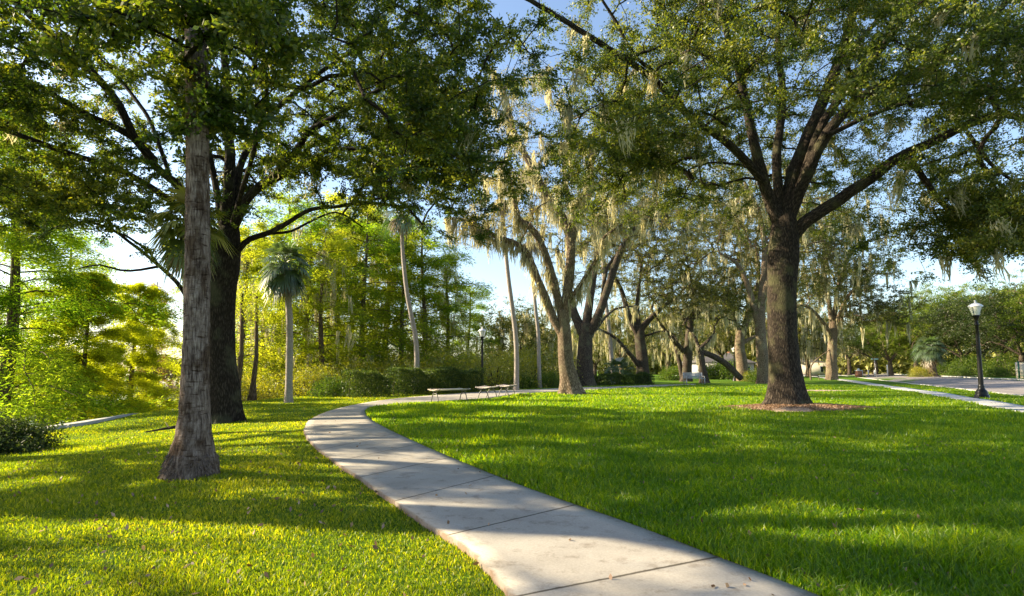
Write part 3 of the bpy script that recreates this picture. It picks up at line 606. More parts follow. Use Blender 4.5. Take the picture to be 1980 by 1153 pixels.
ro = [(np.vstack([[ROAK[0], D, bz-.15], tr([(1519,740),(1516,700),(1512,640),(1511,560),(1514,500),(1516,450),(1516,410)], D)]), [.60,.55,.50,.48,.475,.49,.53,.46,.32]),
  (tr([(1528,462),(1560,430),(1620,390),(1690,345),(1750,302),(1830,267),(1900,236),(1970,228),(2080,260)], [D, D-2.5]), (.24,.09)),
  (tr([(1755,305),(1790,350),(1830,400),(1880,428),(1950,452),(2030,470)], [D-1, D-2.2]), (.11,.05)),
  (tr([(1870,255),(1915,318),(1965,355),(2040,380)], [D-1.8, D-3]), (.07,.03)),
  (tr([(1522,430),(1560,335),(1600,262),(1660,195),(1725,165),(1790,140),(1850,95),(1920,40),(1985,-30)], [D, D-3]), (.22,.08)),
  (tr([(1548,350),(1600,225),(1680,130),(1740,50),(1800,-20)], [D, D-1.5]), (.17,.08)),
  (tr([(1514,430),(1545,310),(1590,190),(1630,90),(1665,-40)], [D, D+.8]), (.26,.15)),
  (tr([(1508,430),(1500,300),(1512,200),(1505,80),(1500,-40)], [D, D+1]), (.18,.08)),
  (tr([(1508,440),(1478,360),(1458,285),(1440,200),(1422,130),(1400,60),(1375,-30)], [D, D-1.2]), (.22,.08)),
  (tr([(1478,355),(1430,300),(1380,255),(1330,222),(1250,142),(1180,90),(1120,52),(1040,0),(960,-40)], [D-.3, D-4]), (.15,.06)),
  (tr([(1330,222),(1290,160),(1230,110),(1190,40),(1150,-30)], [D-1.5, D-2.5]), (.08,.04)),
  (tr([(1452,325),(1415,318),(1372,316),(1330,330)], [D-.2, D-1]), (.06,.025)),
  (tr([(1600,262),(1700,215),(1800,185),(1900,178),(1990,172)], [D-1, D-3]), (.09,.04)),
  (tr([(1590,190),(1620,120),(1690,40),(1730,-40)], [D+.3, D+2]), (.12,.06)),
  (tr([(1725,165),(1800,120),(1870,50),(1900,-40)], [D-1.4, D-.5]), (.11,.05)),
  (tr([(1440,200),(1380,120),(1310,85),(1250,100)], [D-.8, D-3]), (.07,.03))]
reseed(102); T2 = np.vstack([ell(P(1925, 455, 16.8), (2.0, 2.0, 1.3), 80, .1, 4.0), ell((10.0, D-1.0, 10.2), (9.0, 7.4, 6.8), 1500, .55, 4.4, up=-.42), ell((15.2, D-2.0, 6.4), (3.8, 3.2, 2.4), 210, .1, 4.0), ell((4.2, D-1.6, 8.4), (3.2, 2.6, 3.0), 80, .1, 4.6)])
make_tree('oak_tree', 'massive live oak with dark furrowed trunk standing in a mulch bed on the right lawn', 'tree', ro, T2, 'bark_r', 'oak_r', 4.2, leaf=.088, lw=.5, per=270, R_=.64, moss=(120, .3, 1.3, .018, 26), fl=(.75, .05, .42),
          mossext=lambda b: (b[:, 0] > 10) | (b[:, 0] < 6))
# pale moss hung oak in the middle
MO = G(1103, 763); D = MO[1]; bz = T(MO[0], MO[1])
mo = [(np.vstack([[MO[0], D, bz-.15], tr([(1100,735),(1094,700),(1092,660),(1090,630),(1088,600)], D)]), [.56,.47,.40,.37,.38,.34,.27]),
  (tr([(1088,650),(1065,600),(1043,545),(1012,482),(960,460),(905,430),(860,425)], [D, D-1]), (.24,.08)),
  (tr([(1088,620),(1062,510),(1030,440),(1005,418),(992,355),(972,320)], [D, D-.6]), (.23,.10)),
  (tr([(1092,620),(1103,500),(1095,432),(1060,380),(1030,322),(1000,268),(985,222),(970,160),(948,130)], [D, D+1]), (.27,.09)),
  (tr([(1100,520),(1115,405),(1142,350),(1147,270),(1172,222),(1192,182),(1232,130)], [D, D+.6]), (.22,.09)),
  (tr([(1030,335),(1068,287),(1120,276),(1145,272)], [D, D+.8]), (.09,.05)),
  (tr([(1102,580),(1150,505),(1166,462),(1210,430)], [D, D-.8]), (.12,.05)),
  (tr([(1112,420),(1090,330),(1100,250),(1080,190)], [D, D-1]), (.10,.05)),
  (tr([(970,160),(1030,150),(1060,130)], [D+1, D+1.5]), (.05,.03)),
  (tr([(985,222),(940,200),(900,170)], [D+.8, D]), (.06,.03))]
reseed(103); T3 = np.vstack([ell(P(1080, 360, 31.5), (5.0, 3.5, 4.2), 60, .1, 6.0), ell(P(930, 440, 30), (2.2, 2, 1.6), 35, .1, 6.0), ell((2.6, D, 12.5), (6.6, 5.5, 6.2), 330, .5, 8.0), ell((-1.5, D, 8.6), (3, 3, 1.8), 30, .1, 5)])
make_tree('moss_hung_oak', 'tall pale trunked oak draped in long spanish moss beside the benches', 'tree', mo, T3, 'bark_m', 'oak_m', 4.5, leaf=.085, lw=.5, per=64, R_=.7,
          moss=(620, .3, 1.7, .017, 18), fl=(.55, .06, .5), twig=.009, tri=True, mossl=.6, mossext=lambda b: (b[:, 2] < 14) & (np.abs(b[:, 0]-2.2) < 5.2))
def mid_oak(base_px, label, trunk, limbs, crown, bark='bark_f', leafm='oak_far', leaf=.14, per=80, R_=.85, moss=(90, .6, 2.0, .03, 12), minz=3.0, D=None, name='live_oak', fl=(.5, .06, .6), r0=.5, depth=None):
    b = G(*base_px) if depth is None else P(base_px[0], base_px[1], depth); reseed(label)
    D = b[1]; bz = float(T(b[0], D))
    tl = [(np.vstack([[b[0], D, bz-.2], tr(trunk, D)]), list(np.linspace(r0*1.08, r0*.8, len(trunk)+1)))]
    for pts, dd, rr in limbs: tl.append((tr(pts, [D, D+dd]), rr))
    tg = np.vstack([ell((P(cx, cy, D+dd)), (rx, ry, rz), n, .3, 3.0) for cx, cy, dd, rx, ry, rz, n in crown])
    return make_tree(name, label, 'tree', tl, tg, bark, leafm, minz, leaf=leaf, lw=.55, per=per, R_=R_, moss=moss, fl=fl, twig=.013, tri=True, trunk_sides=24, mossl=.35)
mid_oak((1131,748), 'dark thick trunked oak directly behind the pale moss hung oak', [(1130,700),(1132,660),(1135,625)],
   [([(1130,650),(1108,600),(1095,540),(1075,480)], 1, (.45,.15)), ([(1133,640),(1143,570),(1152,500),(1150,420)], 0, (.42,.12)), ([(1137,650),(1165,590),(1200,490),(1235,440),(1290,420)], -2, (.42,.12)),
    ([(1165,590),(1175,520),(1210,470)], 2, (.2,.08)), ([(1150,640),(1185,600),(1230,590)], 3, (.14,.05))],
   [(1195,440,0,8,7,4.4,400), (1230,330,2,5,6,4,120)], r0=.66, leaf=.13, moss=(150, .7, 2.2, .03, 14))
mid_oak((1244,741), 'dark forking oak behind the low hedge with a long limb to its left', [(1242,700),(1238,660),(1236,630)],
   [([(1236,650),(1215,610),(1200,560),(1178,520)], 0, (.4,.12)), ([(1238,640),(1262,612),(1300,582),(1340,570)], 2, (.35,.1)), ([(1238,710),(1215,680),(1185,648),(1140,628)], -3, (.28,.07)),
    ([(1237,640),(1232,590),(1240,530)], 0, (.3,.1)), ([(1245,650),(1290,640),(1310,660)], -2, (.12,.04))],
   [(1230,520,0,10,8,4.5,420), (1280,430,3,10,8,5,300)], r0=.6, leaf=.16, per=70)
mid_oak((1326,738), 'twin stemmed dark oak behind the grey park bench', [(1329,700),(1331,670),(1333,640)],
   [([(1334,640),(1338,600),(1345,560)], 0, (.4,.15)), ([(1322,680),(1300,655),(1275,625),(1260,600)], -1, (.3,.08)), ([(1335,620),(1370,590),(1410,585)], 2, (.3,.08)), ([(1320,735),(1312,690),(1300,650)], 1, (.28,.2))],
   [(1340,560,0,10,8,4.5,380), (1380,470,5,11,9,6,300)], r0=.5, leaf=.17, per=70)
mid_oak((1362,741), 'small oak with one heavy leaning limb near the grey park bench', [(1358,715),(1355,690),(1352,672)],
   [([(1352,675),(1345,655),(1335,640)], 1, (.2,.08)), ([(1353,675),(1368,660),(1378,648)], 0, (.22,.1)), ([(1352,680),(1380,690),(1408,708),(1432,732)], .5, (.28,.3))],
   [(1370,600,1,6,5,2.8,160)], r0=.36, leaf=.16, per=60, moss=(100, .6, 2.0, .03, 12))
mid_oak((1438,737), 'moss covered broad trunked oak behind the far lamp post', [(1434,700),(1430,670),(1432,640)],
   [([(1432,660),(1420,610),(1400,570)], 0, (.3,.1)), ([(1433,650),(1450,600),(1465,540),(1460,470)], 0, (.4,.15)), ([(1433,665),(1480,640),(1520,620)], 2, (.25,.08))],
   [(1440,560,0,9,8,5,360), (1450,430,4,9,8,6,260)], r0=.62, leaf=.17, per=70, bark='bark_m', moss=(190, .8, 2.8, .035, 14))
mid_oak((1478,742), 'tall pale barked oak rising just left of the big right oak trunk', [(1474,690),(1470,640),(1470,600)],
   [([(1470,640),(1450,560),(1428,510),(1395,490)], 0, (.35,.1)), ([(1470,610),(1480,500),(1470,420),(1440,350)], 0, (.4,.12)), ([(1470,600),(1500,500),(1560,430)], -2, (.3,.1))],
   [(1470,400,0,9,8,6,420), (1560,480,2,8,7,4,260)], r0=.55, leaf=.14, per=75, bark='bark_m', moss=(180, .7, 2.4, .03, 14))
mid_oak((1608,735), 'moss skirted oak on the pavement edge beside the road', [(1608,700),(1610,660),(1612,620)],
   [([(1611,640),(1600,560),(1590,500)], 0, (.35,.1)), ([(1611,640),(1640,570),(1690,530)], -2, (.3,.1)), ([(1610,650),(1570,600),(1540,590)], -2, (.28,.08)), ([(1612,620),(1625,540),(1650,480)], 2, (.3,.1))],
   [(1620,540,0,9,8,6,560), (1590,440,0,9,8,5,300), (1690,610,-2,6,6,3.4,200)], r0=.62, leaf=.20, per=70, bark='bark_m', moss=(260, 1.0, 3.6, .04, 14), fl=(.3, .05, .9))
#==GENERIC==
# ------------------------------------------------------------------ generic trees, copied
def generic_oak(seed, hgt, rx, leafm, bark, moss, label, leaf=.24, n=330, per=60, trunkh=.3, lean=0, name='oak_tree', cz=.62, rzf=.40):
    reseed(int(seed*1000)); th = hgt*trunkh; base = np.array([0, 0, -.4])
    limbs = [(np.array([base, [0.1, 0, th*.5], [lean*.3, .1, th]]), (.03*hgt+.05, .026*hgt))]
    for k in range(5):
        a = k*1.26+seed; e = rng.uniform(.5, 1.0)
        d = np.array([math.cos(a), math.sin(a), e]); top = np.array([lean*.3, .1, th*.95])
        limbs.append((np.array([top, top+d*hgt*.14+[0, 0, .3], top+d*hgt*.27+[0, 0, .1]]), (.016*hgt, .007*hgt)))
    tg = ell((0, 0, hgt*cz), (rx, rx, hgt*rzf), n, .42, th*.75, up=-.85)
    return make_tree(name, label, 'tree', limbs, tg, bark, leafm, th*.8, leaf=leaf, lw=.6, per=per, R_=.07*hgt+.25, moss=moss, twig=.015, tri=True, trunk_sides=14, origin=np.array([0, 0, 0.]), step=.9, sticks_on=False)
def cypress(seed, hgt, leafm, label, spread=.24, n=34, per=330, leaf=.13, moss=None, bark='bark_c', name='bald_cypress', start=.16, group=None):
    reseed(int(seed*1000)+7); root = empty(name, (0, 0, 0)); tag(root, label, 'tree', group); tb = MB(); lb = MB()
    zz = np.linspace(-.5, hgt, 14); ax = np.stack([.012*hgt*np.sin(zz*.5+seed), .012*hgt*np.cos(zz*.4+seed), zz], -1)
    tube(tb, ax, np.interp(zz, [-.5, 0, 1.2, hgt], [.40, .30, .19, .03])*hgt/11, 14, .5, flute(seed, .2, .1, .8))
    for k in range(n):
        f = (k+.5)/n; z = hgt*(start+(1-start-.03)*f); a = k*2.4+seed+rng.normal()*.4
        Lm = hgt*spread*(1.1-f)**.55*rng.uniform(.35, 1.25); el = rng.uniform(0, .35)+.35*f
        d = np.array([math.cos(a), math.sin(a), el]); o = np.array([np.interp(z, zz, ax[:, 0]), np.interp(z, zz, ax[:, 1]), z])
        u = np.linspace(0, 1, 7)[:, None]; sag = np.array([0, 0, -1.])*Lm*rng.uniform(.15, .75)*u**2
        q = o+d*Lm*u+sag+rng.normal(size=(7, 3))*.02*Lm*u
        tube(tb, q, np.linspace(.028, .006, 7)*hgt/11, 5, .5, cap=False)
        m = 11; t = rng.uniform(.15, 1, m); A = np.stack([np.interp(t, u[:, 0], q[:, c]) for c in range(3)], -1)
        sd = np.where(rng.uniform(size=m) < .5, -1., 1.); ang = a+sd*rng.uniform(.3, 1.2, m); ll = Lm*.42*(1.15-t*.7)*rng.uniform(.6, 1.2, m)
        dd = np.stack([np.cos(ang), np.sin(ang), rng.uniform(-.35, .05, m)], -1); E = A+dd*ll[:, None]
        sticks(tb, A, E, .006, .003)
        kk = per//m; tt = rng.uniform(0, 1.05, (m, kk, 1)); c = A[:, None]+dd[:, None]*ll[:, None, None]*tt
        c = c+rng.normal(size=c.shape)*[.16, .16, .15]*hgt/11; c[..., 2] -= tt[..., 0]**2*.12*ll[:, None]
        rn = np.clip(.4*rng.uniform()+.3*np.repeat(rng.uniform(size=m), kk)+.45*rng.uniform(size=m*kk)-.08, 0, 1)
        leaves(lb, c.reshape(-1, 3), leaf, .26, rn, np.repeat(dd, kk, 0), True)
    tb.build('trunk', M[bark], root, shade=True); lb.build('crown', M[leafm], root)
    if moss:
        hb = MB(); k = rng.integers(0, n, moss); z = rng.uniform(.3, .9, moss)*hgt; a = rng.uniform(0, 6.28, moss); r = rng.uniform(0, 1, moss)*hgt*spread*(1.1-z/hgt)
        hang(hb, np.stack([r*np.cos(a), r*np.sin(a), z], -1), .6, 2.4, .02, 12); hb.build('hanging_moss', M['moss'], root)['kind'] = 'stuff'
    return root
def shrub(seed, r, h, leafm, label, leaf=.09, n=90, per=70, name='shrub', cat='shrub', low=.0):
    reseed(int(seed*1000)+3); root = empty(name, (0, 0, 0)); tag(root, label, cat); tb = MB(); lb = MB(); k = n
    d = unit(rng.normal(size=(k, 3))); d[:, 2] = np.abs(d[:, 2]); tp = d*[r, r, h]*(.45+.55*rng.uniform(size=(k, 1))**.5)+[0, 0, low]
    bulge = 1+.28*np.sin(3*np.arctan2(d[:, 1], d[:, 0])+seed)*np.cos(d[:, 2]*4+seed); tp[:, :2] *= bulge[:, None]
    for q in tp[:k//2]:
        b = np.array([q[0]*.15, q[1]*.15, -.1]); u = np.linspace(0, 1, 5)[:, None]
        tube(tb, b*(1-u)+q*u+np.array([0, 0, .12*h])*np.sin(u*3.14), np.linspace(.02, .006, 5), 5, .5, cap=False)
    c = (tp[:, None]+rng.normal(size=(k, per, 3))*[r*.16, r*.16, h*.12]).reshape(-1, 3); c[:, 2] = np.maximum(c[:, 2], .02)
    rn = np.clip(.4*np.repeat(rng.uniform(size=k), per)+.6*rng.uniform(size=k*per), 0, 1); leaves(lb, c, leaf, .5, rn, None, True)
    tb.build('stems', M['bark_f'], root, shade=True); lb.build('foliage', M[leafm], root); return root
sparse = generic_oak(.9, 15, 4.8, 'oak', 'bark_l', None, '', leaf=.15, n=44, per=560, trunkh=.54, cz=.72, rzf=.18)
used = set(); reseed(77)
def put(proto, x, y, label, sc=1.0, rz=None, group=None, dz=0.0, name=None):
    if proto.name in used: o = copy_tree(proto)
    else: o = proto; used.add(proto.name)
    if name: o.name = name
    o.location = (x, y, float(T(x, y))+dz); o.rotation_euler = (0, 0, rng.uniform(0, 6.28) if rz is None else rz)
    o.scale = (sc, sc, sc) if np.isscalar(sc) else sc
    o['label'] = label
    if group: o['group'] = group
    return o
def at(px, d): return ((px-990)/FPX*d, d)
cA = cypress(1.0, 12.0, 'cyp', '', moss=50, spread=.40, n=50, per=560, leaf=.17); cB = cypress(2.7, 12.0, 'cyp_g', '', spread=.42, n=50, per=560, leaf=.17); cC = cypress(4.1, 11.0, 'cyp', '', spread=.36, n=46, per=520, leaf=.17)
cG = cypress(5.0, 12.0, 'cyp_g', '', spread=.38, n=76, per=1300, leaf=.14, start=.06); cY = cypress(3.3, 7.0, 'cyp_y', '', spread=.44, n=70, per=1400, leaf=.12, start=.04)
cO = cypress(0.3, 11.0, 'rust', '', spread=.24, n=34, per=330, leaf=.16)
gl = 'bald cypresses along the lake shore'
for pr_, px, d, s, lab in [
  (cG, 8, 22, 1.2, 'leafy green cypress with low boughs at the far left edge of the lawn'),
  (cY, 170, 25, 1.05, 'glowing yellow young cypress below the left oak, right of the green one'),
  (cY, 262, 29, 1.1, 'olive yellow drooping cypress between the yellow one and the nearest palm'),
  (cO, 300, 44, 1.05, 'sparse tall cypress with rusty leaves seen under the left oak limb'),
  (cB, 120, 46, 1.35, 'tall green cypress rising behind the glowing yellow one'),
  (cA, 470, 37, 1.1, 'cypress just right of the dark oak trunk'),
  (cC, 503, 42, 1.4, 'slim cypress between the dark oak trunk and the slender pale palm'),
  (cB, 545, 50, 1.7, 'tall cypress rising directly behind the slender pale palm'),
  (cB, 590, 46, 1.45, 'green cypress just right of the slender pale palm'),
  (cA, 622, 43, 1.25, 'yellow green cypress with level boughs right of the slender pale palm'),
  (cC, 655, 50, 1.7, 'tall slim cypress above the left end of the clipped hedge'),
  (cA, 680, 58, 1.9, 'yellow green cypress rising behind the first hedge block'),
  (cB, 703, 48, 1.5, 'green cypress with dark trunk behind the first hedge block'),
  (cA, 745, 55, 1.75, 'tall mossy cypress above the gap between the two hedge blocks'),
  (cC, 780, 50, 1.5, 'cypress just left of the leaning palm above the hedge'),
  (cB, 818, 52, 1.5, 'cypress with green layered boughs just right of the leaning palm'),
  (cA, 862, 56, 1.35, 'yellowish cypress left of the lamp post by the benches'),
  (cB, 905, 62, 1.15, 'short broad cypress directly behind the lamp post by the benches'),
  (cC, 395, 50, 1.3, 'distant cypress seen between the nearest palm and the dark oak'),
  (cA, 30, 60, 1.2, 'distant yellowish cypress at the far left over the lake')]:
    put(pr_, *at(px, d), lab, s, group=gl)
ybush = shrub(1, 1.9, 1.9, 'shrub_y', '', leaf=.10, n=100, per=80); gbush = shrub(2.2, 1.3, 1.3, 'shrub', '', leaf=.10, n=80, per=70); dbush = shrub(3.3, .95, .62, 'dark', '', leaf=.06, n=110, per=130)
for b_, px, d, s, lab in [
  (dbush, 12, 11.4, 1.0, 'dark leafy shrub at the left edge of the lawn'),
  (ybush, 480, 31, .9, 'yellow green bush right of the dark oak trunk base'), (ybush, 525, 34, 1.2, 'yellow green bush just left of the slender pale palm'),
  (ybush, 600, 33, 1.0, 'yellow green bush just right of the slender pale palm'), (gbush, 640, 31, .8, 'dark green bush left of the first hedge block'),
  (ybush, 560, 38, 1.8, 'broad yellow bush behind the slender pale palm'), (ybush, 650, 40, 2.0, 'tall yellow bush behind the left end of the first hedge block'), (ybush, 720, 43, 2.1, 'tall yellow bush behind the gap of the hedge blocks'),
  (ybush, 800, 44, 2.1, 'tall yellow bush behind the leaning palm'), (ybush, 880, 45, 2.1, 'tall yellow bush behind the right end of the long hedge block'),
  (ybush, 960, 42, 1.5, 'yellow bush between the lamp post and the leaning thin palm'), (ybush, 1020, 48, 1.8, 'yellow bush between the two thin palms'),
  (gbush, 1010, 42, .8, 'low green bush between the two thin palms'), (gbush, 1065, 43, .9, 'low green bush left of the pale moss hung oak'),
  (gbush, 1030, 52, 1.6, 'large green bush behind the thin palms'), (gbush, 1300, 72, 1.3, 'small bright bush left of the grey park bench'),
  (gbush, 1385, 80, 1.8, 'bright green bush under the leaning oak limb'), (gbush, 1415, 78, 2.0, 'bright green bush left of the far lamp post'),
  (gbush, 1467, 60, 1.1, 'green bush at the left foot of the big right oak'), (ybush, 1450, 66, .6, 'yellow low bush behind the far lamp post'),
  (ybush, 1775, 84, .8, 'yellow green low bush beside the driveway'), (gbush, 1850, 80, 1.1, 'low dark bush across the road, left of the near lamp post'), (gbush, 1815, 88, 1.6, 'rounded bush behind the squat palm across the road'),
  (gbush, 1880, 90, 2.4, 'tall dark bush behind the near lamp post across the road'), (gbush, 1945, 84, 2.4, 'tall dark bush left of the green railing across the road'), (gbush, 1840, 100, 2.8, 'tall dark bush right of the squat palm across the road'),
  (gbush, 1925, 76, 1.0, 'low bush across the road, right of the near lamp post')]:
    put(b_, *at(px, d), lab, s)
yard = generic_oak(.5, 14, 6.5, 'oak_far', 'bark_f', (160, .8, 3.0, .04, 10), '', leaf=.22, n=380, per=70)
yard2 = generic_oak(2.1, 15, 7.5, 'oak_far', 'bark_m', (260, 1, 4.2, .05, 12), '', leaf=.24, n=360, per=60, trunkh=.26)
yard3 = generic_oak(3.7, 11, 4.6, 'yard', 'bark_m', None, '', leaf=.13, n=360, per=150, trunkh=.22, name='leafy_tree')
yard4 = generic_oak(1.4, 10, 5.4, 'dark', 'bark_f', None, '', leaf=.14, n=360, per=120, trunkh=.24, name='leafy_tree')
for t_, px, d, s, lab in [
  (yard, 1000, 62, .75, 'dark green oak filling the sky between the two thin palms'), (yard2, 1060, 95, .9, 'distant mossy oak left of the pale moss hung oak'),
  (yard2, 1200, 85, .8, 'pale mossy oak far behind the thin palm and low hedge'), (yard2, 1290, 100, .9, 'pale mossy oak in the distance between the twin stemmed and forking oaks'),
  (yard, 1395, 110, 1.0, 'distant oak above the bright bushes left of the far lamp post'), (yard2, 1500, 105, 1.0, 'distant oak hidden mostly by the big right oak trunk'),
  (yard2, 1560, 112, .95, 'distant mossy oak right of the big right oak trunk'), (yard, 1640, 135, .95, 'large dark oak at the far end of the road'),
  (yard, 1150, 120, 1.0, 'distant oak seen between the dark oaks in the middle'), (yard2, 1350, 140, 1.1, 'farthest mossy oak behind the leaning limb'),
  (yard3, 1720, 103, 1.1, 'bright leafy tree with pale trunk above the driveway'), (yard3, 1768, 100, 1.1, 'bright leafy tree right of the driveway'),
  (yard3, 1810, 106, 1.5, 'tall bright green tree behind the squat palm'), (yard4, 1690, 125, 1.3, 'dark tree behind the street sign'),
  (yard4, 1860, 94, 1.25, 'dark dense tree across the road behind the near lamp post'), (yard4, 1930, 88, 1.35, 'dark tree across the road, right of the near lamp post'),
  (yard4, 1975, 80, 1.25, 'dark tree by the green railing at the right edge'), (yard3, 1895, 104, 1.5, 'tall light green tree above the near lamp post'), (yard3, 2040, 76, 1.3, 'leafy tree across the road at the right edge of the view'),
  (yard, 1745, 150, 1.1, 'farthest oak behind the bright leafy trees')]:
    put(t_, *at(px, d), lab, s)
# trees of the left bank outside the picture, whose crowns dapple the lawn
for t_, x, y, s, lab in TREES_OUT if 'TREES_OUT' in globals() else [
  (sparse, -12.8, 7.2, 1.0, 'tall lawn oak just beyond the left edge of the view'),
  (sparse, -18.0, 11.5, .95, 'lakeside oak beyond the left edge, behind the tall lawn oak'), (sparse, -20.0, 4.6, .85, 'lawn oak beyond the left edge, farthest from the path')]:
    put(t_, x, y, lab, s)
# far wooded shore across the lake
fb = MB(); n = 26000; th = rng.uniform(R(84), R(152), n); dd_ = rng.uniform(190, 215, n); hh = (6+3*np.sin(th*31)+2*np.sin(th*77+1))*rng.uniform(0, 1, n)**.7
leaves(fb, np.stack([dd_*np.cos(th), dd_*np.sin(th), hh-2.6], -1), 1.3, .7, rng.uniform(0, 1, n), None, True)
tag(fb.build('far_woods', M['oak_far']), 'hazy line of woods on the far shore of the lake', 'woods', kind='stuff')
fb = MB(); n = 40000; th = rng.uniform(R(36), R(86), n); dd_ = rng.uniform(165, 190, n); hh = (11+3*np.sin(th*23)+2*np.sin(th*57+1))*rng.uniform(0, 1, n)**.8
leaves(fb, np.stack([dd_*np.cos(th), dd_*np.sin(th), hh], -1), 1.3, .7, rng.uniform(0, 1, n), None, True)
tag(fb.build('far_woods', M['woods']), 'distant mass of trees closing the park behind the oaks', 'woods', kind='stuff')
# ------------------------------------------------------------------ hedges
def hedge(x0, y0, x1, y1, w, h, label, leafm='hedge', n=None):
    L_ = math.hypot(x1-x0, y1-y0); a = math.atan2(y1-y0, x1-x0); root = empty('hedge', (x0, y0, float(T0((x0+x1)/2, (y0+y1)/2))), a); tag(root, label, 'hedge')
    n = n or int(L_*w*h*3200); c = np.stack([rng.uniform(0, L_, n), rng.uniform(-w/2, w/2, n), rng.uniform(.02, h, n)], -1)
    out = rng.uniform(size=n) < .7; f = rng.integers(0, 3, n)
    c[out & (f == 0), 1] = -w/2+np.abs(rng.normal(size=(out & (f == 0)).sum()))*.07; c[out & (f == 1), 2] = h-np.abs(rng.normal(size=(out & (f == 1)).sum()))*.06; c[out & (f == 2), 1] = w/2
    bump = .13*np.sin(c[:, 0]*2.3)+.09*np.sin(c[:, 0]*5.1+1)-.06+np.where(rng.uniform(size=n) < .03, rng.uniform(0, .3, n), 0); c[:, 2] += bump*c[:, 2]/h; c[:, 1] += .07*np.sin(c[:, 0]*3.1+c[:, 2]*2)
    c += rng.normal(size=c.shape)*.035
    lb = MB(); leaves(lb, c, .075, .55, np.clip(.5+.25*rng.normal(size=n), 0, 1), None, True); lb.build('foliage', M[leafm], root)
    tb = MB()
    for k in range(int(L_/.3)):
        x = (k+.5)*.3; tube(tb, [(x, 0, -.1), (x+.05, .05, h*.5), (x-.04, rng.normal()*.15, h*.85)], [.02, .015, .008], 5, .5, cap=False)
    tb.build('stems', M['bark_f'], root)
a_, b_ = G(664, 771), G(742, 767); hedge(a_[0], a_[1]+.5, b_[0], b_[1]+.5, 1.3, 1.28, 'short clipped hedge block left of the leaning palm')
a_, b_ = G(752, 766), G(928, 757); hedge(a_[0], a_[1]+.5, b_[0], b_[1]-1, 1.4, 1.42, 'long clipped hedge block behind the nearest bench, right of the first block')
a_, b_ = G(1112, 747), G(1264, 744); hedge(a_[0], a_[1]+.5, b_[0], b_[1]+.5, 1.3, 1.0, 'low trimmed hedge behind the pale moss hung oak')
# ------------------------------------------------------------------ palms
def frond(mb, o, az, el, L_, fan, nseg=26, droop=.5, rnd=.5, w=.035):
    d = np.array([math.cos(az)*math.cos(el), math.sin(az)*math.cos(el), math.sin(el)]); side = np.array([-math.sin(az), math.cos(az), 0]); upv = np.cross(d, side)*-1
    if upv[2] < 0: upv = -upv
    u = np.linspace(0, 1, 5)[:, None]; pet = o+d*L_*u-np.array([0, 0, 1.])*L_*.22*u**2; tube(mb, pet, np.linspace(.02, .011, 5), 4, rnd, cap=False)
    hub = pet[-1]; dd = unit(pet[-1]-pet[-2]); a = np.linspace(-1.75, 1.75, nseg)+rng.normal(size=nseg)*.03
    ln = fan*(1-.22*(np.abs(a)/1.75)**2)*rng.uniform(.88, 1.08, nseg)
    up2 = np.cross(side, dd); up2 = up2 if up2[2] > 0 else -up2
    D_ = dd[None]*np.cos(a)[:, None]+side[None]*np.sin(a)[:, None]+up2[None]*(.28*np.abs(np.sin(a)))[:, None]; D_ = unit(D_)
    m = hub+D_*(ln*.5)[:, None]-np.array([0, 0, 1.])*(ln*.08*droop)[:, None]; e = hub+D_*(ln*.98)[:, None]-np.array([0, 0, 1.])*(ln*(.55*droop+rng.uniform(0, .2, nseg)))[:, None]
    wv = unit(np.cross(D_, up2[None]))*w
    V = np.stack([hub+wv*.15, hub-wv*.15, m-wv, m+wv, e-wv*.12, e+wv*.12], 1).reshape(-1, 3); b = np.arange(nseg)[:, None]*6
    nn = mb.n; mb.add(V, b+np.array([[0, 1, 2, 3]]), np.clip(rnd+rng.normal(size=nseg*6)*.12, 0, 1)); mb.f[4].append((b+np.array([[3, 2, 4, 5]])+nn).astype(np.int32))
